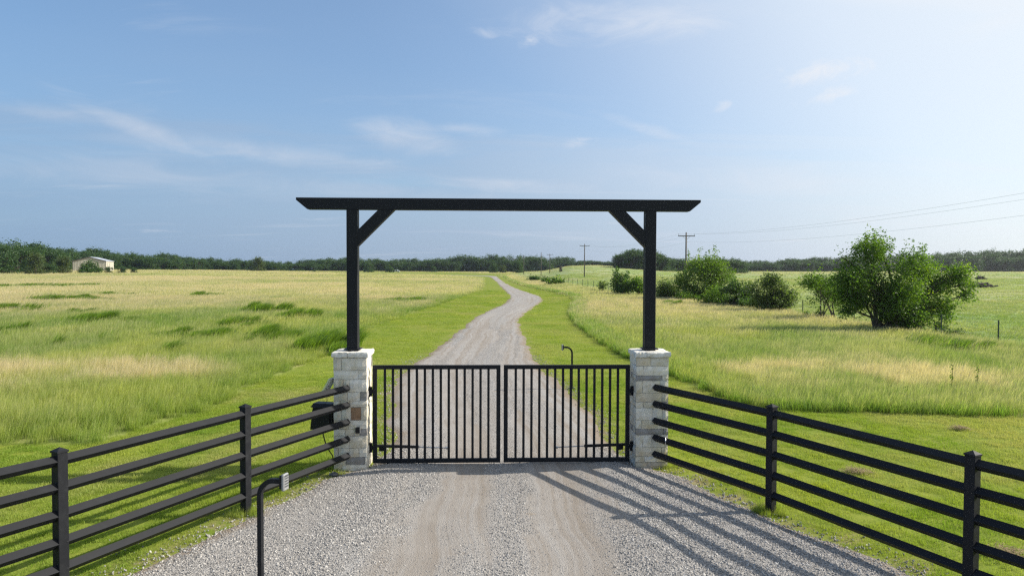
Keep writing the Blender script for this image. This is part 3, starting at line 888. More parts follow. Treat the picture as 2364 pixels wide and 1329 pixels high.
def pillar(u, rows, label, seed):
    random.seed(seed)
    root = empty('stone_pillar', gpt(u), GYAW, label, 'pillar')
    H = sum(r[0] for r in rows)
    MB().box((0, 0, H / 2 + .0), (PW - .05, PW - .05, H - .01)).build('core', M['mortar'], root)
    dep = .075; jt = .0075
    def place(face, a0, a1, z0, z1, colr):
        wd = a1 - a0 - jt; h = z1 - z0 - jt
        if wd < .02: return
        me = block_mesh(wd, h, dep).mesh('stone', M['stone'])
        o = bpy.data.objects.new('stone', me); COL.objects.link(o); o.parent = root
        c = (a0 + a1) / 2; z = (z0 + z1) / 2; r_ = PW / 2 - dep / 2 + random.uniform(-.003, .006)
        ang = (0, R(90), R(180), R(-90))[face]
        o.rotation_euler = (0, 0, ang)
        o.location = Matrix.Rotation(ang, 3, 'Z') @ Vector((c, -r_, z))
        cl_ = colr if colr else random.choice(CREAM)
        j = random.uniform(.92, 1.06)
        o.color = (min(1, cl_[0] * j), min(1, cl_[1] * j), min(1, cl_[2] * j), 1)
    z = H
    for h, splits, cols in rows:
        z0, z1 = z - h, z
        xs = [-PW / 2] + [(-.5 + s) * PW for s in splits] + [PW / 2]
        for i in range(len(xs) - 1): place(0, xs[i], xs[i + 1], z0, z1, cols[i] if i < len(cols) else None)
        s = random.uniform(.35, .65)
        for a, b_ in ((0, s), (s, 1)): place(2, -PW / 2 + a * PW, -PW / 2 + b_ * PW, z0, z1, GREY if random.random() < .08 else None)
        inner = PW / 2 - dep
        for fc in (1, 3):
            s = random.uniform(.3, .7); grey = cols and cols[-1] == GREY and fc == 1 or (cols and cols[0] == GREY and fc == 3)
            place(fc, -inner, -inner + 2 * inner * s, z0, z1, GREY if grey else None); place(fc, -inner + 2 * inner * s, inner, z0, z1, None)
        z = z0
    # cap: two thick slabs with broken edges
    cw = .69; sp_ = random.uniform(-.12, -.04)
    for x0, x1 in ((-cw / 2, sp_ - .004), (sp_ + .004, cw / 2)):
        b = MB(); nn = 7; th = .095
        def edge_pts():
            p = []
            for i in range(nn): p.append((x0 + (x1 - x0) * i / nn, -cw / 2))
            for i in range(nn): p.append((x1, -cw / 2 + cw * i / nn))
            for i in range(nn): p.append((x1 - (x1 - x0) * i / nn, cw / 2))
            for i in range(nn): p.append((x0, cw / 2 - cw * i / nn))
            return p
        ep = edge_pts(); n = len(ep)
        cxx = (x0 + x1) / 2
        for lv, (zz, ins, am) in enumerate(((0.0, .016, .012), (.025, .0, .014), (.07, .004, .014), (th, .016, .012))):
            for (x, y) in ep:
                outer = abs(y) > cw / 2 - .001 or abs(x) > cw / 2 - .001
                q = (ins + random.uniform(-am, am)) if outer else 0
                xx = x - math.copysign(q, x) if abs(x) > cw / 2 - .001 else x
                yy = y - math.copysign(q, y) if abs(y) > cw / 2 - .001 else y
                b.v.append((xx, yy, H + .006 + zz + (random.uniform(-.006, .006) if lv == 3 else 0)))
        for lv in range(3):
            for i in range(n): b.f.append((lv * n + i, lv * n + (i + 1) % n, (lv + 1) * n + (i + 1) % n, (lv + 1) * n + i))
        b.v.append((cxx, 0, H + th + .012)); t = len(b.v) - 1
        for i in range(n): b.f.append((3 * n + i, 3 * n + (i + 1) % n, t))
        b.f.append(tuple(range(n - 1, -1, -1)))
        o = b.build('cap_stone', M['stone'], root); o.color = (0.74, 0.72, 0.67, 1)
    return root, H + th


Z_ = .00213
rowsL = [(.235, (.24,), ()), (.17, (.74,), (TAN_ and None, None)), (.235, (.16, .30, .48), (None, TAN_, None, None)), (.165, (.42, .80), (None, None, GREY)),
         (.12, (.20, .48), (None,)), (.245, (.24, .52, .82), (None, None, BROWN, None)), (.165, (.45,), ()), (.13, (.34, .78), (None, None, GREY)),
         (.225, (.48,), ()), (.175, (.14, .46, .76), ()), (.14, (.36, .93), (None, GREY, None)), (.12, (.25, .62), (TAN_,))]
rowsR = [(.165, (.45,), (TAN_,)), (.18, (.22,), ()), (.10, (.80,), (GREY, None)), (.23, (.20, .74), ()), (.175, (.80,), (TAN_, None)), (.11, (.22, .66), (None, None, GREY)),
         (.23, (.50, .82), ()), (.17, (.18, .66), ()), (.115, (.85,), (GREY, GREY)), (.235, (.22, .50), ()), (.175, (.80,), ()), (.11, (.27, .62), ()), (.13, (.35,), (TAN_, (0.46, 0.41, 0.33)))]
UL, UR = -2.845, 2.845
pl, HL = pillar(UL, rowsL, 'pale limestone gate pillar with one brown block, beside the solar panel', 3)
pr, HR = pillar(UR, rowsR, 'pale limestone gate pillar with grey bands, right of the gate', 5)
random.seed(11)

# arch over the gate
arch = empty('gate_arch', gpt(0, 0, 0), GYAW, 'black steel timber-style arch with long beam standing on the stone pillars', 'arch')
BZ0, BZ1 = 4.905, 5.12
for s, u in ((-1, UL), (1, UR)):
    MB().box((u, 0, (2.24 + BZ0) / 2), (.205, .205, BZ0 - 2.24), bev=.008).build('post', M['black'], arch)
    b = MB().box((u, 0, 2.262), (.30, .30, .016))
    b.build('base_plate', M['black'], arch)
    d = -s
    e0 = u + d * .1025
    pts = [(e0, 4.21), (e0 + d * .695, BZ0 - .001), (e0 + d * .395, BZ0 - .001), (e0, 4.51)]
    if d < 0: pts = pts[::-1]
    MB().prism(pts, -.095, .095).build('brace', M['black'], arch)
bl, br = -3.885, 3.80
MB().prism([(bl + .205, BZ0), (br - .205, BZ0), (br, BZ0 + .17), (br, BZ1), (bl, BZ1), (bl, BZ0 + .17)], -.105, .105).build('beam', M['black'], arch)
random.seed(12)


# gate leaves
def gate_leaf(u0, u1, hinge, label):
    root = empty('gate_leaf', gpt(u0 if hinge < 0 else u1), GYAW, label, 'gate')
    L = u1 - u0; o0 = 0 if hinge < 0 else -L
    zb, zt = .065, 1.945; fw = .078; fd = .06
    MB().box((o0 + L / 2, 0, zt - fw / 2), (L, fd, fw), bev=.004).build('top_rail', M['black'], root)
    MB().box((o0 + L / 2, 0, zb + fw / 2), (L, fd, fw), bev=.004).build('bottom_rail', M['black'], root)
    for x in (o0 + fw / 2, o0 + L - fw / 2):
        MB().box((x, 0, (zb + zt) / 2), (fw, fd, zt - zb - 2 * fw - .002), bev=.004).build('stile', M['black'], root)
    n = 14
    bm_ = MB().box((0, 0, 0), (.046, .04, zt - zb - 2 * fw), bev=.003).mesh('picket', M['black'])
    for i in range(n):
        o = bpy.data.objects.new('picket', bm_); COL.objects.link(o); o.parent = root
        o.location = (o0 + fw + (L - 2 * fw) * (i + 1) / (n + 1), 0, (zb + zt) / 2)
    hx = -.03 * (1 if hinge < 0 else -1)
    for z in (1.44, .36):
        b = MB().box((hx, 0, z), (.06, .05, .07), bev=.004)
        b.tube([(hx * 1.2, .0, z - .09), (hx * 1.2, .0, z + .09)], .026, 10)
        b.box((hx * 2.0, 0, z), (.012, .11, .20))
        b.build('hinge', M['black'], root)
    # swing operator behind the leaf
    d = 1 if hinge < 0 else -1
    op = MB().box((d * .16, .13, .315), (.13, .05, .11), bev=.006)
    op.tube([(d * .05, .13, .36), (d * .86, .13, .335)], .030, 10)
    op.build('gate_operator', M['plastic'], root)
    b = MB().tube([(d * .861, .13, .335), (d * 1.40, .10, .32)], .011, 8)
    b.box((d * 1.42, .085, .32), (.07, .05, .04), bev=.004)
    b.build('operator_rod', M['steel'], root)
    return root


gate_leaf(-2.475, -.032, -1, 'black picket gate leaf hinged on the pillar with the brown block')
gate_leaf(.032, 2.475, 1, 'black picket gate leaf hinged on the pillar with grey bands')

# ------------------------------------------------------------------ five-rail fences
RAILZ = [.285, .60, .92, 1.24, 1.555]


def fence(pts, first_end, label, sgn):
    root = empty('rail_fence', (*pts[1], 0), 0, label, 'fence')
    org = Vector((*pts[1], 0))
    P = [Vector((*p, 0)) for p in pts]
    for i, p in enumerate(P[1:], 1):
        dirn = (P[i] - P[i - 1]).normalized(); ang = math.atan2(dirn.y, dirn.x)
        po = MB().box((0, 0, .80), (.120, .120, 1.70), bev=.005).build('post', M['black'], root, loc=p - org)
        po.rotation_euler = (0, 0, ang)
        b = MB(); h = .067
        b.add([(-h, -h, 1.651), (h, -h, 1.651), (h, h, 1.651), (-h, h, 1.651), (-h, -h, 1.672), (h, -h, 1.672), (h, h, 1.672), (-h, h, 1.672), (0, 0, 1.712)],
              [(3, 2, 1, 0), (0, 1, 5, 4), (1, 2, 6, 5), (2, 3, 7, 6), (3, 0, 4, 7), (4, 5, 8), (5, 6, 8), (6, 7, 8), (7, 4, 8)])
        b.build('post_cap', M['black'], po)
    for i in range(len(P) - 1):
        a, c = P[i], P[i + 1]; d = (c - a).normalized()
        a2 = a - d * .01 if i == 0 else a + d * .03
        c2 = c - d * .03
        for z in RAILZ:
            MB().tube([a2 - org + Vector((0, 0, z)), c2 - org + Vector((0, 0, z))], .0655, 4).build('rail', M['black'], root)
    return root


pL = pl.location; pR = pr.location
frL = pL - GNRM * (PW / 2 + .004) - GDIR * .05
frR = pR - GNRM * (PW / 2 + .004) + GDIR * .05
fL1 = px2g(568, 1186); fR1 = px2g(1779, 1183)
fence([(frL.x, frL.y), fL1, (-5.24, 7.86), (-6.6, 5.4), (-8.0, 2.95)], None, 'black five-rail pipe fence running past the keypad post to the pillar with the brown block', 1)
fence([(frR.x, frR.y), fR1, (5.335, 7.84), (6.62, 5.4), (8.0, 2.95)], None, 'black five-rail pipe fence casting its shadow over the gravel', -1)

# loop latch on the right fence
lp = px2g(1541, 1078)
# uncut grass round the feet of the near posts
fx, fy = [], []
for (x_, y_) in (fL1, (-5.24, 7.86), fR1, (5.335, 7.84), (pL.x - .33, pL.y - .1), (pR.x + .34, pR.y - .1), (pR.x + .34, pR.y + .2), (pL.x - .34, pL.y + .2)):
    a_ = rng.uniform(0, 6.28, 26); r_ = rng.uniform(.07, .2, 26); fx.append(x_ + np.cos(a_) * r_ * 1.3); fy.append(y_ + np.sin(a_) * r_)
fx = np.concatenate(fx); fy = np.concatenate(fy); n_ = len(fx); k_s = rng.uniform(.35, .6, n_)
scatter('uncut_grass', np.stack([fx, fy, ground(fx, fy)], 1), lawn_near, np.stack([rng.normal(0, .12, n_), rng.normal(0, .12, n_), rng.uniform(0, 6.28, n_)], 1), np.stack([k_s, k_s, rng.uniform(1.4, 3.2, n_)], 1),
        {'dry': rng.uniform(0, .5, n_), 'tint': rng.uniform(0, .6, n_)}, 'longer uncut grass round the feet of the posts and pillars', 'grass')
la = empty('chain_loop', (frR.x + (fR1[0] - frR.x) * .11, frR.y + (fR1[1] - frR.y) * .11, .60), 0, 'small pale metal loop around a rail beside the pillar with grey bands', 'loop')
pts = [(math.cos(t) * .012 - .004, math.cos(t) * .085, math.sin(t) * .085 - .012) for t in np.linspace(0, 2 * math.pi, 17)]
MB().tube(pts, .009, 6, caps=False).build('ring', M['alum'], la, smooth=True)

# ------------------------------------------------------------------ keypad posts
def keypad_post(x, y, h, reach, yaw, label, cat='keypad post'):
    root = empty('keypad_post', (x, y, gz(x, y)), yaw, label, cat)
    r = .19; pts = [(0, 0, 0.0), (0, 0, h - r)]
    for t in np.linspace(0, math.pi / 2, 9)[1:]: pts.append((r - r * math.cos(t), 0, h - r + r * math.sin(t)))
    pts.append((reach, 0, h))
    b = MB().tube(pts, .0365, 4, twist=math.pi / 4, up=(0, 1, 0))
    b.build('gooseneck', M['black'], root)
    MB().box((0, 0, .006 + .03), (.2, .2, .012)).build('base_plate', M['black'], root)
    MB().box((reach + .012, 0, h), (.024, .10, .15), bev=.004).build('mounting_box', M['plastic'], root)
    kp = MB().box((reach + .046, 0, h - .005), (.040, .108, .19), bev=.012).build('keypad', M['grey_plastic'], root)
    b = MB()
    for i in range(4):
        for j in range(3): b.box((reach + .0665, (j - 1) * .026, h + .04 - i * .030), (.004, .018, .018))
    b.build('key', M['print'], kp)
    MB().box((reach + .0665, 0, h + .068), (.003, .075, .022)).build('display', M['print'], kp)
    return root


kx, ky = (597 - 1182) / FPX * 7.75, 7.75
keypad_post(kx, ky, 1.375, .275, R(-14), 'black gooseneck post with pale keypad standing in the gravel in front of the fence')
kx, ky = (1321.5 - 1182) / FPX * 21.5, 21.5
keypad_post(kx, ky, 1.335, .265, R(184), 'small black gooseneck keypad post behind the closed gate')

# ------------------------------------------------------------------ gate opener box, solar panel, sensor
bx = pL - GDIR * (PW / 2 + .245) + GNRM * .05
cb = empty('control_box', (bx.x, bx.y, .72), GYAW - R(14), 'black gate opener control box hanging behind the fence beside the pillar', 'control box')
b = MB(); zt = .43
b.add([(-.24, -.13, 0), (.23, -.13, 0), (.23, .13, 0), (-.24, .13, 0), (-.19, -.12, zt), (.20, -.12, zt), (.20, .12, zt), (-.19, .12, zt)],
      [(3, 2, 1, 0), (0, 1, 5, 4), (1, 2, 6, 5), (2, 3, 7, 6), (3, 0, 4, 7), (4, 5, 6, 7)])
b.build('housing', M['plastic'], cb)
b = MB(); 
b.add([(-.215, -.155, zt + .001), (.225, -.155, zt + .001), (.225, .15, zt + .001), (-.215, .15, zt + .001), (-.19, -.10, zt + .07), (.20, -.10, zt + .07), (.20, .11, zt + .07), (-.19, .11, zt + .07)],
      [(3, 2, 1, 0), (0, 1, 5, 4), (1, 2, 6, 5), (2, 3, 7, 6), (3, 0, 4, 7), (4, 5, 6, 7)])
b.build('lid', M['plastic'], cb)
MB().box((.05, -.142, .20), (.24, .016, .30), bev=.004).build('door', M['plastic'], cb)
MB().box((.30, .06, .22), (.15, .05, .04)).build('bracket', M['black'], cb)
MB().tube([(-.03, -.02, .0), (-.02, -.03, -.12), (.03, -.03, -.28), (.10, -.02, -.42), (.16, .0, -.52), (.17, .02, -.71)], .011, 6).build('cable', M['plastic'], cb)

sx_ = pL - GDIR * (PW / 2 + .11) - GNRM * .24
sp_o = empty('solar_panel', (sx_.x, sx_.y, 1.42), 0, 'small silver-framed solar panel tilted above the control box', 'solar panel')
ax_ = Vector((.25, .97, 0)).normalized(); ay_ = Vector((.53, 0, .85)); ay_ = (ay_ - ax_ * ay_.dot(ax_)).normalized(); az_ = ax_.cross(ay_)
rot = Matrix((ax_, ay_, az_)).transposed()
MB().box((0, 0, .17), (.24, .34, .018), rot).build('panel', M['panel_back'], sp_o)
b = MB()
for a, s_ in (((.122, 0, 0), (.012, .36, .03)), ((-.122, 0, 0), (.012, .36, .03)), ((0, .174, 0), (.232, .012, .03)), ((0, -.174, 0), (.232, .012, .03))):
    b.box(Vector((0, 0, .17)) + rot @ Vector(a), s_, rot)
b.build('frame', M['alum'], sp_o)
MB().box(Vector((0, 0, .17)) + rot @ Vector((0, 0, -.012)), (.22, .33, .004), rot).build('cell_sheet', M['cells'], sp_o)
MB().tube([(0, 0, .16), (.03, .03, .02), (.13, .08, -.03)], .014, 6).build('bracket', M['steel'], sp_o)
MB().tube([(-.02, -.03, .12), (-.01, -.05, -.1), (-.06, -.05, -.17)], .006, 5).build('cable', M['plastic'], sp_o)

sn = pL - GNRM * (PW / 2 + .022) + GDIR * .13
se = empty('junction_box', (sn.x, sn.y, .70), GYAW, 'little dark junction box with conduit on the front of the left pillar', 'junction box')
MB().box((.02, -.02, .08), (.075, .05, .11), bev=.006).build('housing', M['plastic'], se)
MB().box((.062, -.02, .08), (.006, .052, .11)).build('cover', M['steel'], se)
MB().tube([(-.035, -.01, .17), (-.038, -.01, .0), (-.06, -.03, -.06)], .009, 6).build('conduit', M['steel'], se)

# ------------------------------------------------------------------ trees
def leaf_cloud(P, size, up=.4):
    """leaf blades at points P (n,3): folded rhombs of two triangles sharing the midrib"""
    n = len(P)
    d = rng.normal(0, 1, (n, 3)); d[:, 2] = d[:, 2] * .6 - .15; d /= np.linalg.norm(d, axis=1)[:, None]
    q = rng.normal(0, 1, (n, 3)); q[:, 2] += up
    s = np.cross(d, q); s /= np.linalg.norm(s, axis=1)[:, None] + 1e-9
    L = size * rng.uniform(.6, 1.35, n)[:, None]; Wd = L * rng.uniform(.42, .62, n)[:, None]
    nrm = np.cross(s, d)
    a = P; c = P + d * L
    m1 = P + d * L * .5 + s * Wd * .5 + nrm * Wd * .12; m2 = P + d * L * .5 - s * Wd * .5 + nrm * Wd * .12
    V = np.stack([a, m1, c, m2], 1).reshape(-1, 3)
    Fq = (np.arange(n)[:, None] * 4 + np.array([0, 1, 2, 3])[None, :])
    return V, Fq


def tree_meshes(name, lobes, stems, leafsize, nleaf, leafmat, twig=.35, trunk_r=.16, seed=1, shoots=0, hollow=.34):
    """lobes: (x,y,z,rx,rz); stems: base x,y. returns trunk mesh, crown mesh"""
    random.seed(seed)
    lob = np.array(lobes, float)
    vol = lob[:, 3] ** 2 * lob[:, 4]; pr_ = vol ** .72; pr_ = pr_ / pr_.sum()
    ntw = max(20, nleaf // 16)
    li = rng.choice(len(lob), ntw, p=pr_)
    dv = rng.normal(0, 1, (ntw, 3)); dv /= np.linalg.norm(dv, axis=1)[:, None]
    rr_ = rng.random(ntw) ** .42 * (1 + .16 * rng.normal(0, 1, ntw))
    C = lob[li][:, :3] + dv * rr_[:, None] * lob[li][:, [3, 3, 4]]
    # irregular hollows between the clumps
    hol = fbm(C[:, 0] / max(twig * 3, .2) + C[:, 1] * .7, C[:, 2] / max(twig * 3, .2) + 3.3, 2, seed)
    C = C[hol > hollow]
    C = C[C[:, 2] > leafsize * .5]
    ntw = len(C)
    per = max(3, nleaf // max(1, ntw))
    tdir = (C - lob[li][:, :3].mean(0)); 
    base = np.repeat(C, per, 0)
    spread = rng.normal(0, 1, (len(base), 3)) * twig * .42
    axis = np.repeat(rng.normal(0, 1, (ntw, 3)) * twig * .55, per, 0) * rng.uniform(-1, 1, (len(base), 1))
    P = base + spread * np.array([1, 1, .75]) + axis
    if shoots:
        top = C[np.argsort(-C[:, 2])[:max(shoots * 3, 8)]]
        for k in range(shoots):
            b0 = top[rng.integers(len(top))]; L = rng.uniform(.5, 1.1) * twig * 2.6
            dd = np.array([rng.normal(.15, .3), rng.normal(0, .3), 1.0]); dd /= np.linalg.norm(dd)
            t = rng.random((26, 1)); P = np.r_[P, b0 + dd * L * t + rng.normal(0, 1, (26, 3)) * twig * .14]
    P = P[P[:, 2] > .05]
    V, Fq = leaf_cloud(P, leafsize)
    var = np.repeat(np.clip(fbm(P[:, 0] * .9, P[:, 2] * .9 + P[:, 1] * .5, 2, seed + 3) + rng.normal(0, .16, len(P)), 0, 1), 4)
    crown = np_mesh(name + '_crown', V, Fq, leafmat, {'leafvar': var})
    tb = MB()
    for k, l in enumerate(lobes):
        s0 = Vector((*stems[k % len(stems)], -.1)); c = Vector(l[:3])
        mid = s0.lerp(c, .45) + Vector((random.uniform(-.12, .12), random.uniform(-.12, .12), .10 * c.z)); mid.x = s0.x + (c.x - s0.x) * .30; mid.y = s0.y + (c.y - s0.y) * .30
        r0 = trunk_r * random.uniform(.6, 1) if k >= len(stems) else trunk_r
        tb.tube([s0, s0.lerp(mid, .5), mid, mid.lerp(c, .55) + Vector((0, 0, .06 * c.z)), c], [r0, r0 * .8, r0 * .6, r0 * .36, r0 * .16], 6)
        for _ in range(3):
            q = c + Vector((random.gauss(0, .35) * l[3], random.gauss(0, .35) * l[3], random.uniform(-.3, .5) * l[4]))
            st_ = mid.lerp(c, random.uniform(.3, .95))
            tb.tube([st_, st_.lerp(q, .5) + Vector((0, 0, .05)), q], [r0 * .25, r0 * .16, r0 * .07], 4)
    trunk = tb.mesh(name + '_trunk', M['bark'], True)
    return trunk, crown


def place_tree(name, tm, cm, xy, label, cat, group=None, rz=0.0, sc=(1, 1, 1), crown_name='crown', trunk_name='trunk'):
    root = empty(name, (xy[0], xy[1], gz(*xy)), rz, label, cat, group)
    root.scale = sc
    link(trunk_name, tm, root); link(crown_name, cm, root)
    return root


def px_tree(name, bx_, by_, lobes_px, stems_px, leafsize, nleaf, mat, label, cat='tree', twig=.35, trunk_r=.16, seed=1, shoots=0, depth=.8, group=None, dist=None, hollow=.36):
    """lobes given by how they stand over the base in the survey (offsets turned to metres at the tree's own distance)"""
    xy = px2g(bx_, by_) if dist is None else at_dist(bx_, dist)
    k = xy[1] / FPX
    random.seed(seed)
    lobes = []
    for (lx, ly, rx, rz) in lobes_px:
        lobes.append(((lx - bx_) * k, random.uniform(-1, 1) * depth * rx * k, (by_ - ly) * k, rx * k, rz * k))
    stems = [((s - bx_) * k, random.uniform(-.2, .2)) for s in stems_px]
    tm, cm = tree_meshes(name, lobes, stems, leafsize, nleaf, mat, twig, trunk_r, seed, shoots, hollow)
    return place_tree(name, tm, cm, xy, label, cat, group)


# the big tree clump on the right and its neighbours
px_tree('big_tree', 2060, 766, [(1990, 590, 40, 36), (2035, 578, 26, 26), (1950, 612, 30, 20), (1938, 592, 16, 12), (2085, 618, 46, 38), (2138, 622, 34, 30), (2170, 655, 40, 34), (2212, 632, 30, 22), (2232, 652, 18, 18), (2222, 680, 16, 14), (1945, 645, 38, 26), (2000, 645, 46, 36),
                               (1985, 690, 36, 28), (2050, 670, 50, 42), (2110, 690, 48, 40), (2160, 712, 34, 26), (2035, 716, 26, 22), (2085, 735, 34, 30), (2110, 750, 26, 16), (1965, 716, 20, 14), (2150, 738, 18, 14), (1958, 668, 26, 24), (1968, 692, 22, 18)],
        [2022, 2075, 2085, 2060], .145, 44000, M['leaf_near'], 'largest leafy tree of the row, wide and dark, before the green field', twig=.40, trunk_r=.15, seed=21, shoots=60, hollow=.35, depth=1.0)
px_tree('young_tree', 1926, 740, [(1920, 668, 34, 24), (1885, 652, 34, 20), (1872, 678, 20, 24), (1950, 690, 26, 24), (1900, 700, 18, 18), (1935, 648, 26, 18), (1860, 650, 14, 12)], [1926, 1896], .15, 7500, M['leaf_near'],
        'slender two-stemmed tree with airy crown left of the largest tree', twig=.4, trunk_r=.07, seed=22, shoots=4)
px_tree('sapling', 2160, 766, [(2150, 720, 24, 18), (2185, 735, 16, 14), (2165, 748, 18, 12)], [2160], .14, 1500, M['leaf_near'], 'low sapling under the outer branches of the largest tree', 'tree', twig=.3, trunk_r=.04, seed=23)
px_tree('shrub', 2195, 776, [(2185, 768, 22, 10), (2215, 772, 14, 8)], [2195], .12, 900, M['leaf_grey'], 'low brown-green scrub right of the largest tree', 'shrub', twig=.25, trunk_r=.02, seed=24)
# the row along the field fence
px_tree('fence_row_tree', 1618, 694, [(1612, 618, 34, 26), (1640, 610, 30, 20), (1595, 645, 36, 26), (1660, 622, 24, 18), (1630, 660, 40, 30), (1566, 655, 22, 20), (1655, 645, 32, 26), (1684, 632, 16, 13), (1600, 672, 30, 20), (1640, 676, 34, 18)], [1608, 1632], .22, 15000, M['leaf_yellow'],
        'light green spreading tree behind the taller power pole base', twig=.55, trunk_r=.14, seed=31, shoots=10)
px_tree('bush', 1694, 710, [(1690, 672, 26, 26), (1665, 690, 22, 22), (1715, 682, 20, 24), (1700, 697, 26, 14), (1722, 664, 16, 18)], [1694], .2, 7000, M['leaf_dark'], 'dark green bush between the light green tree and the round bush', 'bush', twig=.42, trunk_r=.06, seed=32)
px_tree('bush', 1776, 722, [(1770, 670, 34, 26), (1802, 680, 28, 28), (1745, 672, 22, 20), (1778, 650, 20, 18), (1772, 700, 34, 20), (1815, 700, 20, 18), (1828, 684, 14, 14)], [1770, 1790], .18, 11000, M['leaf_grey'], 'round greyish green bush left of the young tree', 'bush', twig=.4, trunk_r=.06, seed=33)
px_tree('bush', 1736, 714, [(1735, 700, 30, 14), (1762, 706, 26, 13)], [1740], .18, 2600, M['leaf_dark'], 'low dark undergrowth at the foot of the round greyish bush', 'bush', twig=.35, trunk_r=.03, seed=34)
px_tree('bush', 1652, 706, [(1648, 684, 26, 22), (1628, 692, 20, 14), (1672, 690, 18, 18), (1655, 698, 28, 10)], [1652], .2, 4200, M['leaf_near'], 'mid green bush in front of the light green tree', 'bush', twig=.42, trunk_r=.05, seed=45)
px_tree('bush', 1546, 692, [(1540, 668, 24, 22), (1560, 676, 18, 16), (1530, 684, 16, 10), (1572, 668, 14, 16)], [1545], .22, 5200, M['leaf_grey'], 'grey green bush just right of the arch post', 'bush', twig=.5, trunk_r=.06, seed=35)
px_tree('bush', 1585, 696, [(1580, 684, 22, 12), (1600, 688, 16, 10)], [1585], .2, 1600, M['leaf_near'], 'low green bush under the light green tree', 'bush', twig=.4, trunk_r=.04, seed=36)
px_tree('bush', 1438, 680, [(1436, 652, 22, 22), (1440, 664, 20, 16)], [1438], .3, 3200, M['leaf_dark'], 'round dark glossy bush standing alone left of the arch post', 'bush', twig=.55, trunk_r=.1, seed=37, shoots=10)
px_tree('fence_row_tree', 1474, 682, [(1470, 656, 13, 16), (1480, 664, 12, 16)], [1476], .28, 1900, M['leaf_near'], 'narrow green tree between the dark bush and arch post', 'tree', twig=.5, trunk_r=.1, seed=38)
px_tree('shrub', 1392, 672, [(1392, 658, 9, 8), (1388, 664, 6, 6)], [1392], .3, 380, M['leaf_grey'], 'thin grey shrub beside the lone dark bush', 'shrub', twig=.5, trunk_r=.05, seed=39)
px_tree('shrub', 1858, 734, [(1858, 722, 9, 9)], [1858], .14, 420, M['leaf_near'], 'little shrub in the grass right of the round greyish bush', 'shrub', twig=.25, trunk_r=.02, seed=40)
px_tree('shrub', 1888, 738, [(1890, 727, 8, 10)], [1888], .14, 380, M['leaf_near'], 'little shrub under the young tree branches', 'shrub', twig=.25, trunk_r=.02, seed=41)
px_tree('bush', 1231, 649, [(1229, 643, 8, 5), (1238, 646, 6, 4)], [1231], .5, 700, M['leaf_dark'], 'farthest dark mounded bush beside the winding drive', 'bush', twig=.9, trunk_r=.08, seed=42)
px_tree('bush', 1259, 653, [(1259, 648, 5.5, 5)], [1259], .5, 420, M['leaf_dark'], 'small dark bush at the foot of two power poles', 'bush', twig=.8, trunk_r=.08, seed=43)
px_tree('bush', 1283, 657, [(1276, 650, 8, 6), (1290, 652, 9, 6)], [1283], .45, 900, M['leaf_near'], 'wide low bush right of the two far power poles', 'bush', twig=.8, trunk_r=.08, seed=44)

# ------------------------------------------------------------------ far trees
def oak_lobes(H, Wd, low=.30):
    L = []
    n = random.randint(10, 14)
    for k in range(n):
        a = k * 2.4 + random.uniform(-.4, .4); r = Wd * .5 * random.uniform(.3, .66)
        L.append((r * math.cos(a), r * math.sin(a), H * random.uniform(low + .14, .80), Wd * random.uniform(.22, .32), H * random.uniform(.17, .26)))
    L.append((random.uniform(-.1, .1) * Wd, 0, H * .82, Wd * .24, H * .18))
    for k in range(6): L.append((Wd * .34 * math.cos(k * 1.05), Wd * .34 * math.sin(k * 1.05), H * .10, Wd * .20, H * .13))
    return L


PROTO = []
for k in range(7):
    random.seed(100 + k)
    H0, W0 = 10.0, random.uniform(9, 12)
    low = (.02, .08, .14, .0, .10, .04, .16)[k]
    tm, cm = tree_meshes('oak', oak_lobes(H0, W0, low), [(0, 0), (.3, .1)], 0.56, 6400, M['leaf_oak'], 1.05, .30, 200 + k)
    PROTO.append((tm, cm))
random.seed(77)
olive_c = PROTO[2][1].copy(); olive_c.materials.clear(); olive_c.materials.append(M['leaf_olive'])

prof = [(-260, 552, 618), (-60, 560, 619), (0, 560, 619), (25, 549, 619), (60, 553, 620), (78, 560, 620), (110, 569, 621), (150, 578, 622), (180, 581, 622), (205, 577, 623), (240, 582, 623), (262, 587, 624), (290, 582, 624), (340, 589, 626), (375, 585, 626), (430, 593, 627),
        (490, 599, 628), (530, 600, 629), (565, 598, 629), (610, 604, 630), (650, 606, 630), (690, 603, 631), (730, 598, 630), (775, 596, 630), (830, 598, 629), (920, 600, 628), (1000, 597, 627), (1060, 593, 626), (1120, 590, 627), (1170, 591, 629), (1225, 592, 625),
        (1270, 593, 617), (1310, 597, 614), (1360, 602, 615), (1405, 603, 617), (1440, 604, 619), (1540, 602, 622), (1620, 603, 622), (1720, 604, 621), (1740, 602, 620), (1820, 599, 620), (1900, 595, 620), (2000, 592, 620), (2100, 588, 621), (2200, 584, 622), (2300, 580, 623), (2364, 578, 624), (2620, 574, 624)]
dist_k = [(-260, 235), (0, 240), (110, 290), (170, 345), (300, 370), (500, 430), (700, 470), (900, 500), (1200, 510), (1420, 540), (1740, 500), (2100, 480), (2620, 440)]
sections = [(-300, 168, 'woodland trees at the left edge', 'tall oak in the wood left of the metal barn'), (168, 330, 'oaks behind the barn', 'oak in the treeline directly behind the metal barn'),
            (330, 700, 'oaks right of the barn', 'dark oak in the treeline between the barn and the arch post'), (700, 1215, 'oaks framed by the arch', 'dark oak in the far wood framed by the arch, left of the poles'),
            (1215, 1412, 'oaks on the low hill', 'dark oak along the crest of the low hill behind the poles'), (1412, 1730, 'trees behind the clump', 'distant tree in the low gap behind the fence row'),
            (1730, 2700, 'oaks of the far right treeline', 'dark oak in the straight far treeline on the right')]


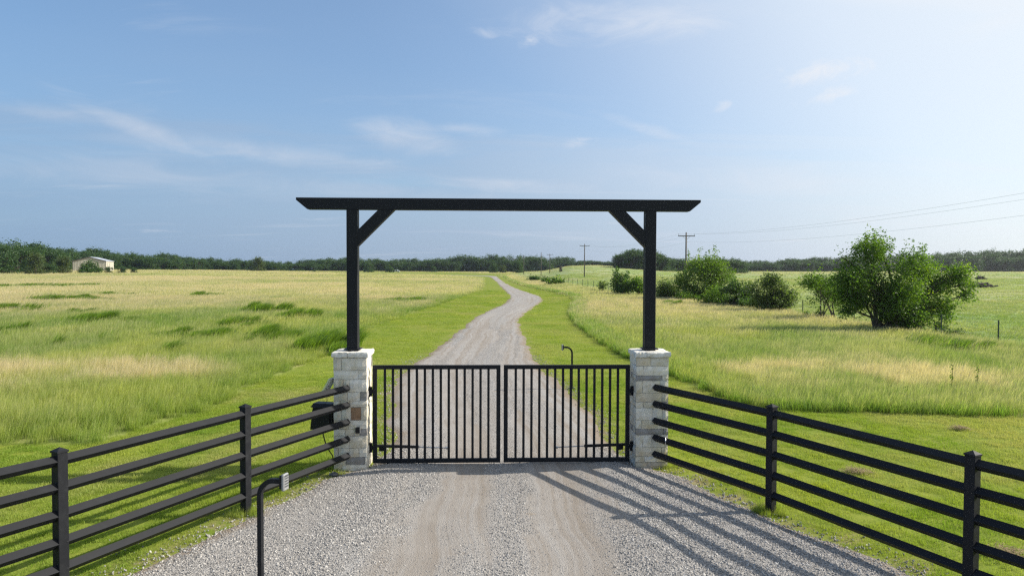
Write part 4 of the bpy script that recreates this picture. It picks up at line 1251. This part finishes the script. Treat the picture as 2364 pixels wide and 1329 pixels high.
def far_tree(px, dist, Hm, Wm, label, cat, group, name='oak_tree', mat=None, k=None, base=None):
    k = random.randrange(len(PROTO)) if k is None else k
    xy = at_dist(px, dist)
    tm, cm = PROTO[k]
    if mat == 'olive': cm = olive_c; tm = PROTO[2][0]
    r = place_tree(name, tm, cm, xy, label, cat, group, random.uniform(0, 6.28), (Wm / 10.5, Wm / 10.5, Hm / 9.6))
    return r


px_ = -250.0
ar = np.array(prof, float); dk = np.array(dist_k, float)
while px_ < 2600:
    d0 = float(np.interp(px_, dk[:, 0], dk[:, 1])); top = float(np.interp(px_, ar[:, 0], ar[:, 1]))
    sect = next(s for s in sections if s[0] <= px_ < s[1])
    for row in (0, 1):
        d = d0 + row * 16 + random.uniform(-6, 6); pj = px_ + random.uniform(-3, 3) + row * 9
        xy = at_dist(pj, d); hz = 664.5 - (math.tan(PITCH)) * FPX + ROLL * (pj - 1182)
        H = CAM_H + (hz - top) * d / FPX - gz(*xy)
        H *= random.uniform(.66, 1.0) if row == 0 else random.uniform(.88, 1.12)
        H = max(H, 4.0)
        far_tree(pj, d, H, random.uniform(9.5, 13.5) * (.85 + .15 * H / 9), sect[3], 'tree', sect[2])
    px_ += 6.4 * FPX / d0 * random.uniform(.85, 1.15)

# the mounded clump left of the arch's right post
for pj, d, H, Wm in ((1428, 335, 6.2, 9), (1442, 338, 8.0, 10), (1458, 330, 9.3, 11), (1475, 336, 9.6, 11), (1492, 331, 9.2, 11), (1508, 337, 8.8, 11), (1524, 333, 7.8, 10), (1538, 338, 6.4, 9), (1450, 350, 8.8, 11), (1485, 352, 9.4, 12), (1515, 350, 8.6, 11)):
    far_tree(pj, d, H, Wm, 'dark tree in the rounded clump behind the right arch post', 'tree', 'rounded clump of trees', k=random.choice((0, 3, 5)))
for pj, d, H, Wm in ((1672, 330, 7.2, 10), (1690, 332, 7.4, 10), (1706, 335, 6.4, 9), (1640, 360, 6.6, 11), (1610, 365, 6.4, 11), (1580, 362, 6.6, 11), (1555, 360, 6.8, 11)):
    far_tree(pj, d, H, Wm, 'tree of the far group behind the fence row bushes', 'tree', 'far trees behind the fence row', k=random.choice((0, 3, 5)))

singles = [(1140, 395, 5.5, 4.6, 'small tree left of its lighter neighbour where the drive meets the wood', 'oak'), (1161, 385, 4.6, 4.8, 'lighter small tree right beside the far end of the drive', 'olive'), (1195, 392, 7.4, 7.5, 'dark tree by the farthest power pole', 'oak'),
           (851, 420, 6.0, 6.0, 'lone small tree in front of the wood, just right of the arch post', 'oak'), (899, 430, 4.8, 5.2, 'lone small tree beside the parked vehicle', 'oak'), (1001, 440, 4.2, 3.6, 'lone small tree before the middle of the wood', 'oak'),
           (595, 395, 8.2, 9.5, 'olive tinted round tree standing out of the left treeline', 'olive'), (146, 250, 6.2, 6.0, 'yellowish tree just left of the metal barn', 'olive'), (108, 245, 3.6, 6.2, 'low dark bushy tree left of the yellowish tree', 'oak'),
           (80, 236, 7.2, 7.0, 'olive green tree at the front of the left wood', 'olive')]
for pj, d, H, Wm, lab, mt_ in singles:
    far_tree(pj, d, H, Wm, lab, 'tree', None, 'small_tree', mt_ if mt_ == 'olive' else None)
px_tree('bush', 210, 626, [(206, 611, 15, 12), (223, 617, 14, 9), (194, 617, 11, 8), (212, 620, 22, 6)], [210], .55, 3600, M['leaf_dark'], 'dark rounded bush covering the lower front of the barn', 'bush', twig=.8, trunk_r=.15, seed=61, dist=255)
for pj, d, H, Wm, lab in ((252, 262, 2.6, 2.8, 'small bush before the bright barn side'), (282, 262, 2.7, 3.2, 'small dark bush just right of the barn'), (310, 265, 2.4, 2.4, 'smaller dark bush second to the right of the barn'),
                          (725, 380, 1.4, 2.2, 'tiny dark bush on the field edge left of the arch post')):
    far_tree(pj, d, H, Wm, lab, 'bush', None, 'bush', k=3)

# ------------------------------------------------------------------ metal barn
dB = 300.0
bc = (-178.5 - .937 * 6.25, 300 - .349 * 6.25)
barn = empty('metal_barn', (bc[0], bc[1], gz(*bc) - .1), R(20.4), 'beige metal barn with gable roof behind a rounded bush', 'barn')
Wb, Lb, Eh, Rh = 12.5, 18.0, 4.7, 6.4
def ribbed(b, p0, p1, h0, h1, nrm, n):
    p0, p1, nrm = Vector(p0), Vector(p1), Vector(nrm)
    for i in range(n):
        t = (i + .5) / n; p = p0.lerp(p1, t); h = h0(t) if callable(h0) else h0
        b.box(p + nrm * .02 + Vector((0, 0, h / 2)), (.09, .05, h) if abs(nrm.y) > .5 else (.05, .09, h))
MB().prism([(-Wb / 2, 0), (Wb / 2, 0), (Wb / 2, Eh), (0, Rh), (-Wb / 2, Eh)], 0, .1).build('gable_wall', M['siding'], barn)
MB().prism([(-Wb / 2, 0), (Wb / 2, 0), (Wb / 2, Eh), (0, Rh), (-Wb / 2, Eh)], Lb - .1, Lb).build('gable_wall', M['siding'], barn)
for s in (-1, 1): MB().box((s * (Wb / 2 - .05), Lb / 2, Eh / 2), (.098, Lb - .21, Eh)).build('side_wall', M['siding'], barn)
b = MB(); ribbed(b, (-Wb / 2 + .1, -.005, 0), (Wb / 2 - .1, -.005, 0), lambda t: Eh + (Rh - Eh) * (1 - abs(2 * t - 1)) - .1, None, (0, -1, 0), 22)
b.build('siding_rib', M['siding'], barn)
for s in (-1, 1):
    x0, x1 = (0, s * (Wb / 2 + .3)); zz = Eh - .3 * (Rh - Eh) / (Wb / 2)
    pts = [(x0, Rh + .02), (x1, zz + .02), (x1, zz + .14), (x0, Rh + .14)]
    if s > 0: pts = pts[::-1]
    MB().prism(pts, -.3, Lb + .3).build('roof', M['roof_metal'], barn)
    pts = [(x0, Rh - .16), (x1, zz - .16), (x1, zz + .015), (x0, Rh + .015)]
    if s > 0: pts = pts[::-1]
    MB().prism(pts, -.27, -.06).build('trim', M['trim'], barn)
    pts = [(x0, Rh - .16), (x1, zz - .16), (x1, zz + .15), (x0, Rh + .15)]
    if s > 0: pts = pts[::-1]
    MB().prism(pts, -.36, -.305).build('rake_trim', M['trim'], barn)
for y0, y1 in ((3.2, 7.4), (8.6, 12.8)):
    MB().box((Wb / 2 + .03, (y0 + y1) / 2, 1.9), (.06, y1 - y0, 3.8)).build('door', M['siding'], barn)
    MB().box((Wb / 2 + .05, y0 - .06, 1.95), (.07, .12, 3.9)).build('trim', M['trim'], barn)
for x in (-Wb / 2 - .03, Wb / 2 + .03): MB().box((x, .03, Eh / 2), (.12, .14, Eh - .1)).build('corner_trim', M['trim'], barn)

# parked vehicle far away by the wood
xy = at_dist(914, 432)
car = empty('parked_vehicle', (xy[0], xy[1], gz(*xy)), R(4), 'small white vehicle parked far off before the wood', 'vehicle')
MB().prism([(-2.4, .35), (2.4, .35), (2.45, .95), (1.5, 1.05), (1.1, 1.65), (-2.2, 1.7), (-2.45, 1.0)], -.9, .9).build('body', M['car_white'], car)
for x0, x1 in ((-2.0, -.2), (.0, 1.0)): MB().prism([(x0, .62), (x1, .62), (x1 - .1, 1.45), (x0, 1.45)], -.925, -.903).build('window', M['car_glass'], car)
for x in (-1.5, 1.5):
    for y in (-.8, .8): MB().tube([(x, y - .1, .34), (x, y + .1, .34)], .34, 14, up=(1, 0, 0)).build('wheel', M['plastic'], car)

# ------------------------------------------------------------------ power poles and wires
def power_pole(xy, H, yaw, arm, label):
    root = empty('power_pole', (xy[0], xy[1], gz(*xy)), yaw, label, 'power pole', 'power poles along the fence line')
    MB().tube([(0, 0, -.5), (0, 0, H * .5), (0, 0, H)], [.16, .135, .105], 9).build('pole', M['wood_pole'], root, True)
    if arm:
        az = H - .55
        MB().box((0, -.15, az), (2.7, .10, .13), bev=.01).build('crossarm', M['wood_pole'], root)
        for s in (-1, 1):
            MB().tube([(s * .62, -.12, az - .03), (0, -.13, az - .62)], .022, 5).build('arm_brace', M['steel'], root)
            MB().tube([(s * 1.25, -.15, az + .066), (s * 1.25, -.15, az + .16), (s * 1.25, -.15, az + .18), (s * 1.25, -.15, az + .30)], [.02, .02, .065, .05], 7).build('insulator', M['ceramic'], root)
        MB().tube([(.14, 0, az - .9), (.26, 0, az - .9)], .035, 6).build('bracket', M['steel'], root)
    return root


poles = [((34.2, 29.0), 9.4, True, None), (at_dist(1583, 106), 9.4, True, 'tallest nearest power pole with crossarm behind the light green tree'), (at_dist(1349, 183), 8.9, True, 'power pole with crossarm left of the lone dark bush'),
         (at_dist(1269, 290), 8.4, True, 'far power pole with crossarm behind the wide low bush'), (at_dist(1249, 254), 8.7, False, 'bare power pole between the two far roadside bushes'), (at_dist(1209, 311), 8.7, False, 'slim bare far pole second from the wood'),
         (at_dist(1186, 400), 8.7, False, 'farthest pale bare pole against the dark wood')]
PO = []
for i, (xy, H, arm, lab) in enumerate(poles):
    z = gz(*xy)
    if lab: power_pole(xy, H, R(6), arm, lab)
    PO.append((Vector((xy[0], xy[1], z)), H))


def span(b, a, c, sag, rad, n=22):
    pts = []
    for i in range(n + 1):
        t = i / n; p = a.lerp(c, t); p.z -= sag * 4 * t * (1 - t); pts.append(p)
    b.tube(pts, rad, 4)


Rz6 = Matrix.Rotation(R(6), 3, 'Z')
for off, zz, lab in ((-1.25, -.25, 'power line wire on the left insulators of the crossarms'), (1.25, -.25, 'power line wire on the right insulators of the crossarms'), (.2, -1.45, 'lowest power line wire below the crossarms')):
    b = MB()
    ch = PO[:4]
    for (p, H), (q, H2) in zip(ch[:-1], ch[1:]):
        o_ = Rz6 @ Vector((off, -.15 if abs(off) > 1 else 0, 0))
        span(b, p + o_ + Vector((0, 0, H + zz)), q + o_ + Vector((0, 0, H2 + zz)), 1.0 if p.y < 60 else 1.2, .0065)
    tag(b.build('power_line', M['wire']), lab, 'wire')
b = MB()
for (p, H), (q, H2) in (((PO[4]), (PO[5])), ((PO[5]), (PO[6]))): span(b, p + Vector((0, 0, H - .3)), q + Vector((0, 0, H2 - .3)), .9, .0065)
tag(b.build('power_line', M['wire']), 'wire strung between the bare far poles', 'wire')

# ------------------------------------------------------------------ wire fence along the field
wf = empty('wire_fence', (*FENCE[1], gz(*FENCE[1])), 0, 'low wire fence with thin steel posts along the bush row', 'fence')
org = Vector((*FENCE[1], gz(*FENCE[1])))
FP = np.array(FENCE[:10]); fs = np.r_[0, np.cumsum(np.hypot(*np.diff(FP, axis=0).T))]
tp = MB().box((0, 0, .62), (.05, .035, 1.44)).box((.03, 0, .62), (.02, .012, 1.44)).mesh('fence_post', M['tpost'])
s = 3.0; posts = []
px0 = np.hypot(FP[1][0] - FP[0][0], FP[1][1] - FP[0][1])
s = px0
while s < fs[-1]:
    x, y = float(np.interp(s, fs, FP[:, 0])), float(np.interp(s, fs, FP[:, 1])); posts.append((x, y))
    o = bpy.data.objects.new('fence_post', tp); COL.objects.link(o); o.parent = wf; o.location = Vector((x, y, gz(x, y))) - org
    s += 4.6
for z in (.5, .8, 1.1, 1.3):
    MB().tube([Vector((x, y, gz(x, y) + z)) - org for x, y in posts], .004, 3).build('fence_wire', M['wire'], wf)

# ------------------------------------------------------------------ coarse grass clumps in the field
def coarse_clump(x0, x1, yb, yt, label, n, w0=.05, name='grass_clump', cat='grass clump'):
    a = px2g(x0, yb); c = px2g(x1, yb); cxy = ((a[0] + c[0]) / 2, (a[1] + c[1]) / 2)
    half = abs(c[0] - a[0]) / 2; d = cxy[1]
    h = float(np.clip((yb - yt) * d / FPX * 1.0, .75, 1.45)); dep = max(half * .30, 1.3) * (1 + d / 90)
    ns = 5 + int(half * 1.5)
    sc_ = rng.uniform(-.85, .85, (ns, 2)) * [1, 1]; sk = rng.uniform(.12, .34, ns); hk = rng.uniform(.55, 1.1, ns)
    pick = rng.integers(0, ns, n)
    x = (sc_[pick, 0] + rng.normal(0, 1, n) * sk[pick] * .6) * half; y = (sc_[pick, 1] + rng.normal(0, 1, n) * sk[pick]) * dep
    k = fbm(x * .9 + x0, y * .7, 3, 7); keep = (k > .30) & (np.abs(x) < half * 1.15); x, y, pick = x[keep], y[keep], pick[keep]; n = len(x)
    hh = h * rng.uniform(.35, 1.15, n) * hk[pick]
    yaw = rng.uniform(0, 6.28, n); ln = rng.uniform(.1, .5, n)
    V = []; seg = 3; tipv = []
    w_ = w0 * .95 * d / 30 * rng.uniform(.6, 1.3, n)
    sx, sy = -np.sin(yaw), np.cos(yaw)
    for s_ in range(seg + 1):
        t = s_ / seg
        cx_, cy_, cz_ = x + (np.cos(yaw) * ln + .50) * hh * t * t, y + np.sin(yaw) * ln * hh * t * t, hh * (t - .12 * t * t)
        ww = w_ * (1 - t) ** .6 * .5 + .001
        V.append(np.stack([np.stack([cx_ - sx * ww, cy_ - sy * ww, cz_], 1), np.stack([cx_ + sx * ww, cy_ + sy * ww, cz_], 1)], 1))
    V = np.stack(V, 1)                       # n, seg+1, 2, 3
    idx = np.arange(n * (seg + 1) * 2).reshape(n, seg + 1, 2)
    Fq = np.stack([idx[:, :-1, 0], idx[:, :-1, 1], idx[:, 1:, 1], idx[:, 1:, 0]], -1).reshape(-1, 4)
    var = np.repeat(np.clip(rng.normal(.42, .2, n), 0, 1), (seg + 1) * 2)
    me_ = np_mesh(name, V.reshape(-1, 3), Fq, M['coarse_grass'], {'leafvar': var})
    o = link(name, me_, None, (cxy[0], cxy[1], gz(*cxy)))
    tag(o, label, cat, 'coarse grass clumps in the pasture' if cat == 'grass clump' else None)
    return o


clumps = [(70, 270, 697, 678, 'longest low bright green grass clump in the left field', 2600), (-40, 82, 724, 698, 'dark grass clump at the left edge of the field', 1500), (128, 196, 730, 711, 'small green grass clump right of the edge clump', 800),
          (178, 338, 745, 715, 'wide dark green grass clump trailing right, below the long bright one', 2200), (438, 497, 686, 670, 'compact bright grass clump in the far middle of the left field', 700), (540, 682, 725, 696, 'dark tufted grass clump behind the nearest clump by the arch post', 1700),
          (640, 740, 740, 711, 'bright grass clump just left of the arch post', 1400), (345, 520, 788, 748, 'big leaning dark grass clump in the middle of the left field', 2600), (490, 605, 760, 730, 'grass clump rising behind the big leaning one', 1700),
          (572, 715, 795, 752, 'dark grass clump nearest the stone pillar on its left', 2400), (680, 812, 806, 758, 'brightest green grass clump directly behind the left pillar', 2400), (148, 184, 802, 784, 'small lone dark tuft in the near left field', 380),
          (18, 52, 768, 756, 'tiny bluish tuft near the left edge', 260), (350, 405, 826, 806, 'small dark tuft before the big leaning clump', 420), (2085, 2258, 808, 790, 'low green grass clump right of the largest tree', 1500), (1520, 1580, 706, 694, 'low green grass patch right behind the arch post', 700),
          (840, 1000, 698, 684, 'dark grass streak framed by the arch left of the drive', 900), (225, 300, 684, 674, 'faint low clump above the long bright one', 500), (0, 215, 662, 652, 'farthest long green grass streak on the left', 1100)]
for x0, x1, yb, yt, lab, n in clumps: coarse_clump(x0, x1, yb, yt, lab, int(n * 2.6))


def weed(px, py, h, label):
    xy = px2g(px, py); b = MB()
    n = 70; P = np.stack([rng.normal(0, .022, n), rng.normal(0, .022, n), rng.uniform(.15, 1, n) * h], 1)
    V, Fq = leaf_cloud(P, .055); var = np.repeat(rng.uniform(.2, .8, n), 4)
    root = empty('weed_stalk', (xy[0], xy[1], gz(*xy)), 0, label, 'weed', 'upright weeds in the right field')
    link('leaves', np_mesh('weed_leaves', V, Fq, M['leaf_near'], {'leafvar': var}), root)
    MB().tube([(0, 0, 0), (.02, 0, h * .5), (.03, 0, h)], [.012, .009, .004], 5).build('stalk', M['leaf_dark'], root)


weed(2196, 905, .85, 'thin upright weed left of its twin in the pale right grass'); weed(2255, 905, .85, 'rightmost thin upright weed in the pale right grass'); weed(2092, 935, .55, 'short upright weed nearest the mown grass on the right')


# ------------------------------------------------------------------ brush piles
def brush_pile(x0, x1, yb, h, label):
    a = px2g(x0, yb); c = px2g(x1, yb); cxy = ((a[0] + c[0]) / 2, (a[1] + c[1]) / 2); hw = abs(c[0] - a[0]) / 2
    random.seed(int(x0)); b = MB()
    for _ in range(90):
        x = random.gauss(0, .38) * hw; y = random.gauss(0, .3) * hw * .6; z = h * random.random() * max(0, 1 - (x / hw) ** 2)
        d = Vector((random.gauss(0, 1), random.gauss(0, 1), random.gauss(0, .35))).normalized() * random.uniform(.2, .55) * min(hw, 4)
        r = random.uniform(.05, .16)
        b.tube([Vector((x, y, z)) - d, Vector((x, y, z + .1)), Vector((x, y, z)) + d], [r, r * .9, r * .4], 5)
    tag(b.build('brush_pile', M['brush'], None, loc=(cxy[0], cxy[1], gz(*cxy))), label, 'brush pile')


brush_pile(1281, 1311, 627, 2.2, 'dark brush pile on the low hill behind the power poles')
brush_pile(2220, 2290, 664, .9, 'dark low brush pile in the green field right of the largest tree')
brush_pile(2252, 2276, 645, .9, 'small dark brush pile in the far green field')

# ------------------------------------------------------------------ thin summer haze
hm = bpy.data.materials.new('haze'); hm.use_nodes = True; hm.node_tree.nodes.clear(); hb = NB(hm.node_tree)
pv = hb.n('ShaderNodeVolumePrincipled', i={'Color': (0.90, 0.94, 1.0, 1), 'Density': 0.00016, 'Anisotropy': 0.7})
hm.cycles.homogeneous_volume = True
hb.n('ShaderNodeOutputMaterial', i={'Volume': pv.outputs[0]})
gxm = float(np.abs(TX).max()) + 20
ho = MB().box((0, (TY.min() + TY.max()) / 2, 14.0), (2 * gxm, TY.max() - TY.min() + 40, 32.0)).build('haze', hm)
tag(ho, 'thin pale summer haze over the pasture', 'haze', kind='stuff')

# ------------------------------------------------------------------ small things on the lawn
def thatch(px, py, hw, label):
    xy = px2g(px, py); n = 420; random.seed(px); b = MB()
    for _ in range(n):
        x = random.gauss(0, .42) * hw; y = random.gauss(0, .42) * hw * .6; z = max(.01, .055 * (1 - (x / hw) ** 2) * random.random() + .012)
        a = random.uniform(0, 6.28); L = random.uniform(.04, .11); dx, dy = math.cos(a) * L, math.sin(a) * L; w_ = .006
        b.add([(x - dy / L * w_, y + dx / L * w_, z), (x + dy / L * w_, y - dx / L * w_, z), (x + dx, y + dy, z + random.uniform(-.01, .035))], [(0, 1, 2)])
    tag(b.build('dead_grass_heap', M['thatch'], None, loc=(xy[0], xy[1], gz(*xy) + .02)), label, 'grass clippings')


thatch(1975, 1092, .34, 'small brown heap of dead clippings on the mown grass between the right fence posts')
thatch(2330, 1282, .40, 'brown heap of dead clippings at the right edge beyond the last fence post')
thatch(2215, 992, .30, 'flat streak of brown clippings near the tall grass on the right')
xy = px2g(772, 1098)
import bmesh
bm = bmesh.new(); bmesh.ops.create_icosphere(bm, subdivisions=2, radius=.075)
for v in bm.verts: v.co = v.co * random.uniform(.8, 1.15); v.co.z *= .6
bmesh.ops.convex_hull(bm, input=bm.verts[:])
me = bpy.data.meshes.new('rock'); bm.to_mesh(me); bm.free(); me.materials.append(M['rock'])
tag(link('rock', me, None, (xy[0], xy[1], .03)), 'single dark rock on the gravel edge before the left pillar', 'rock')
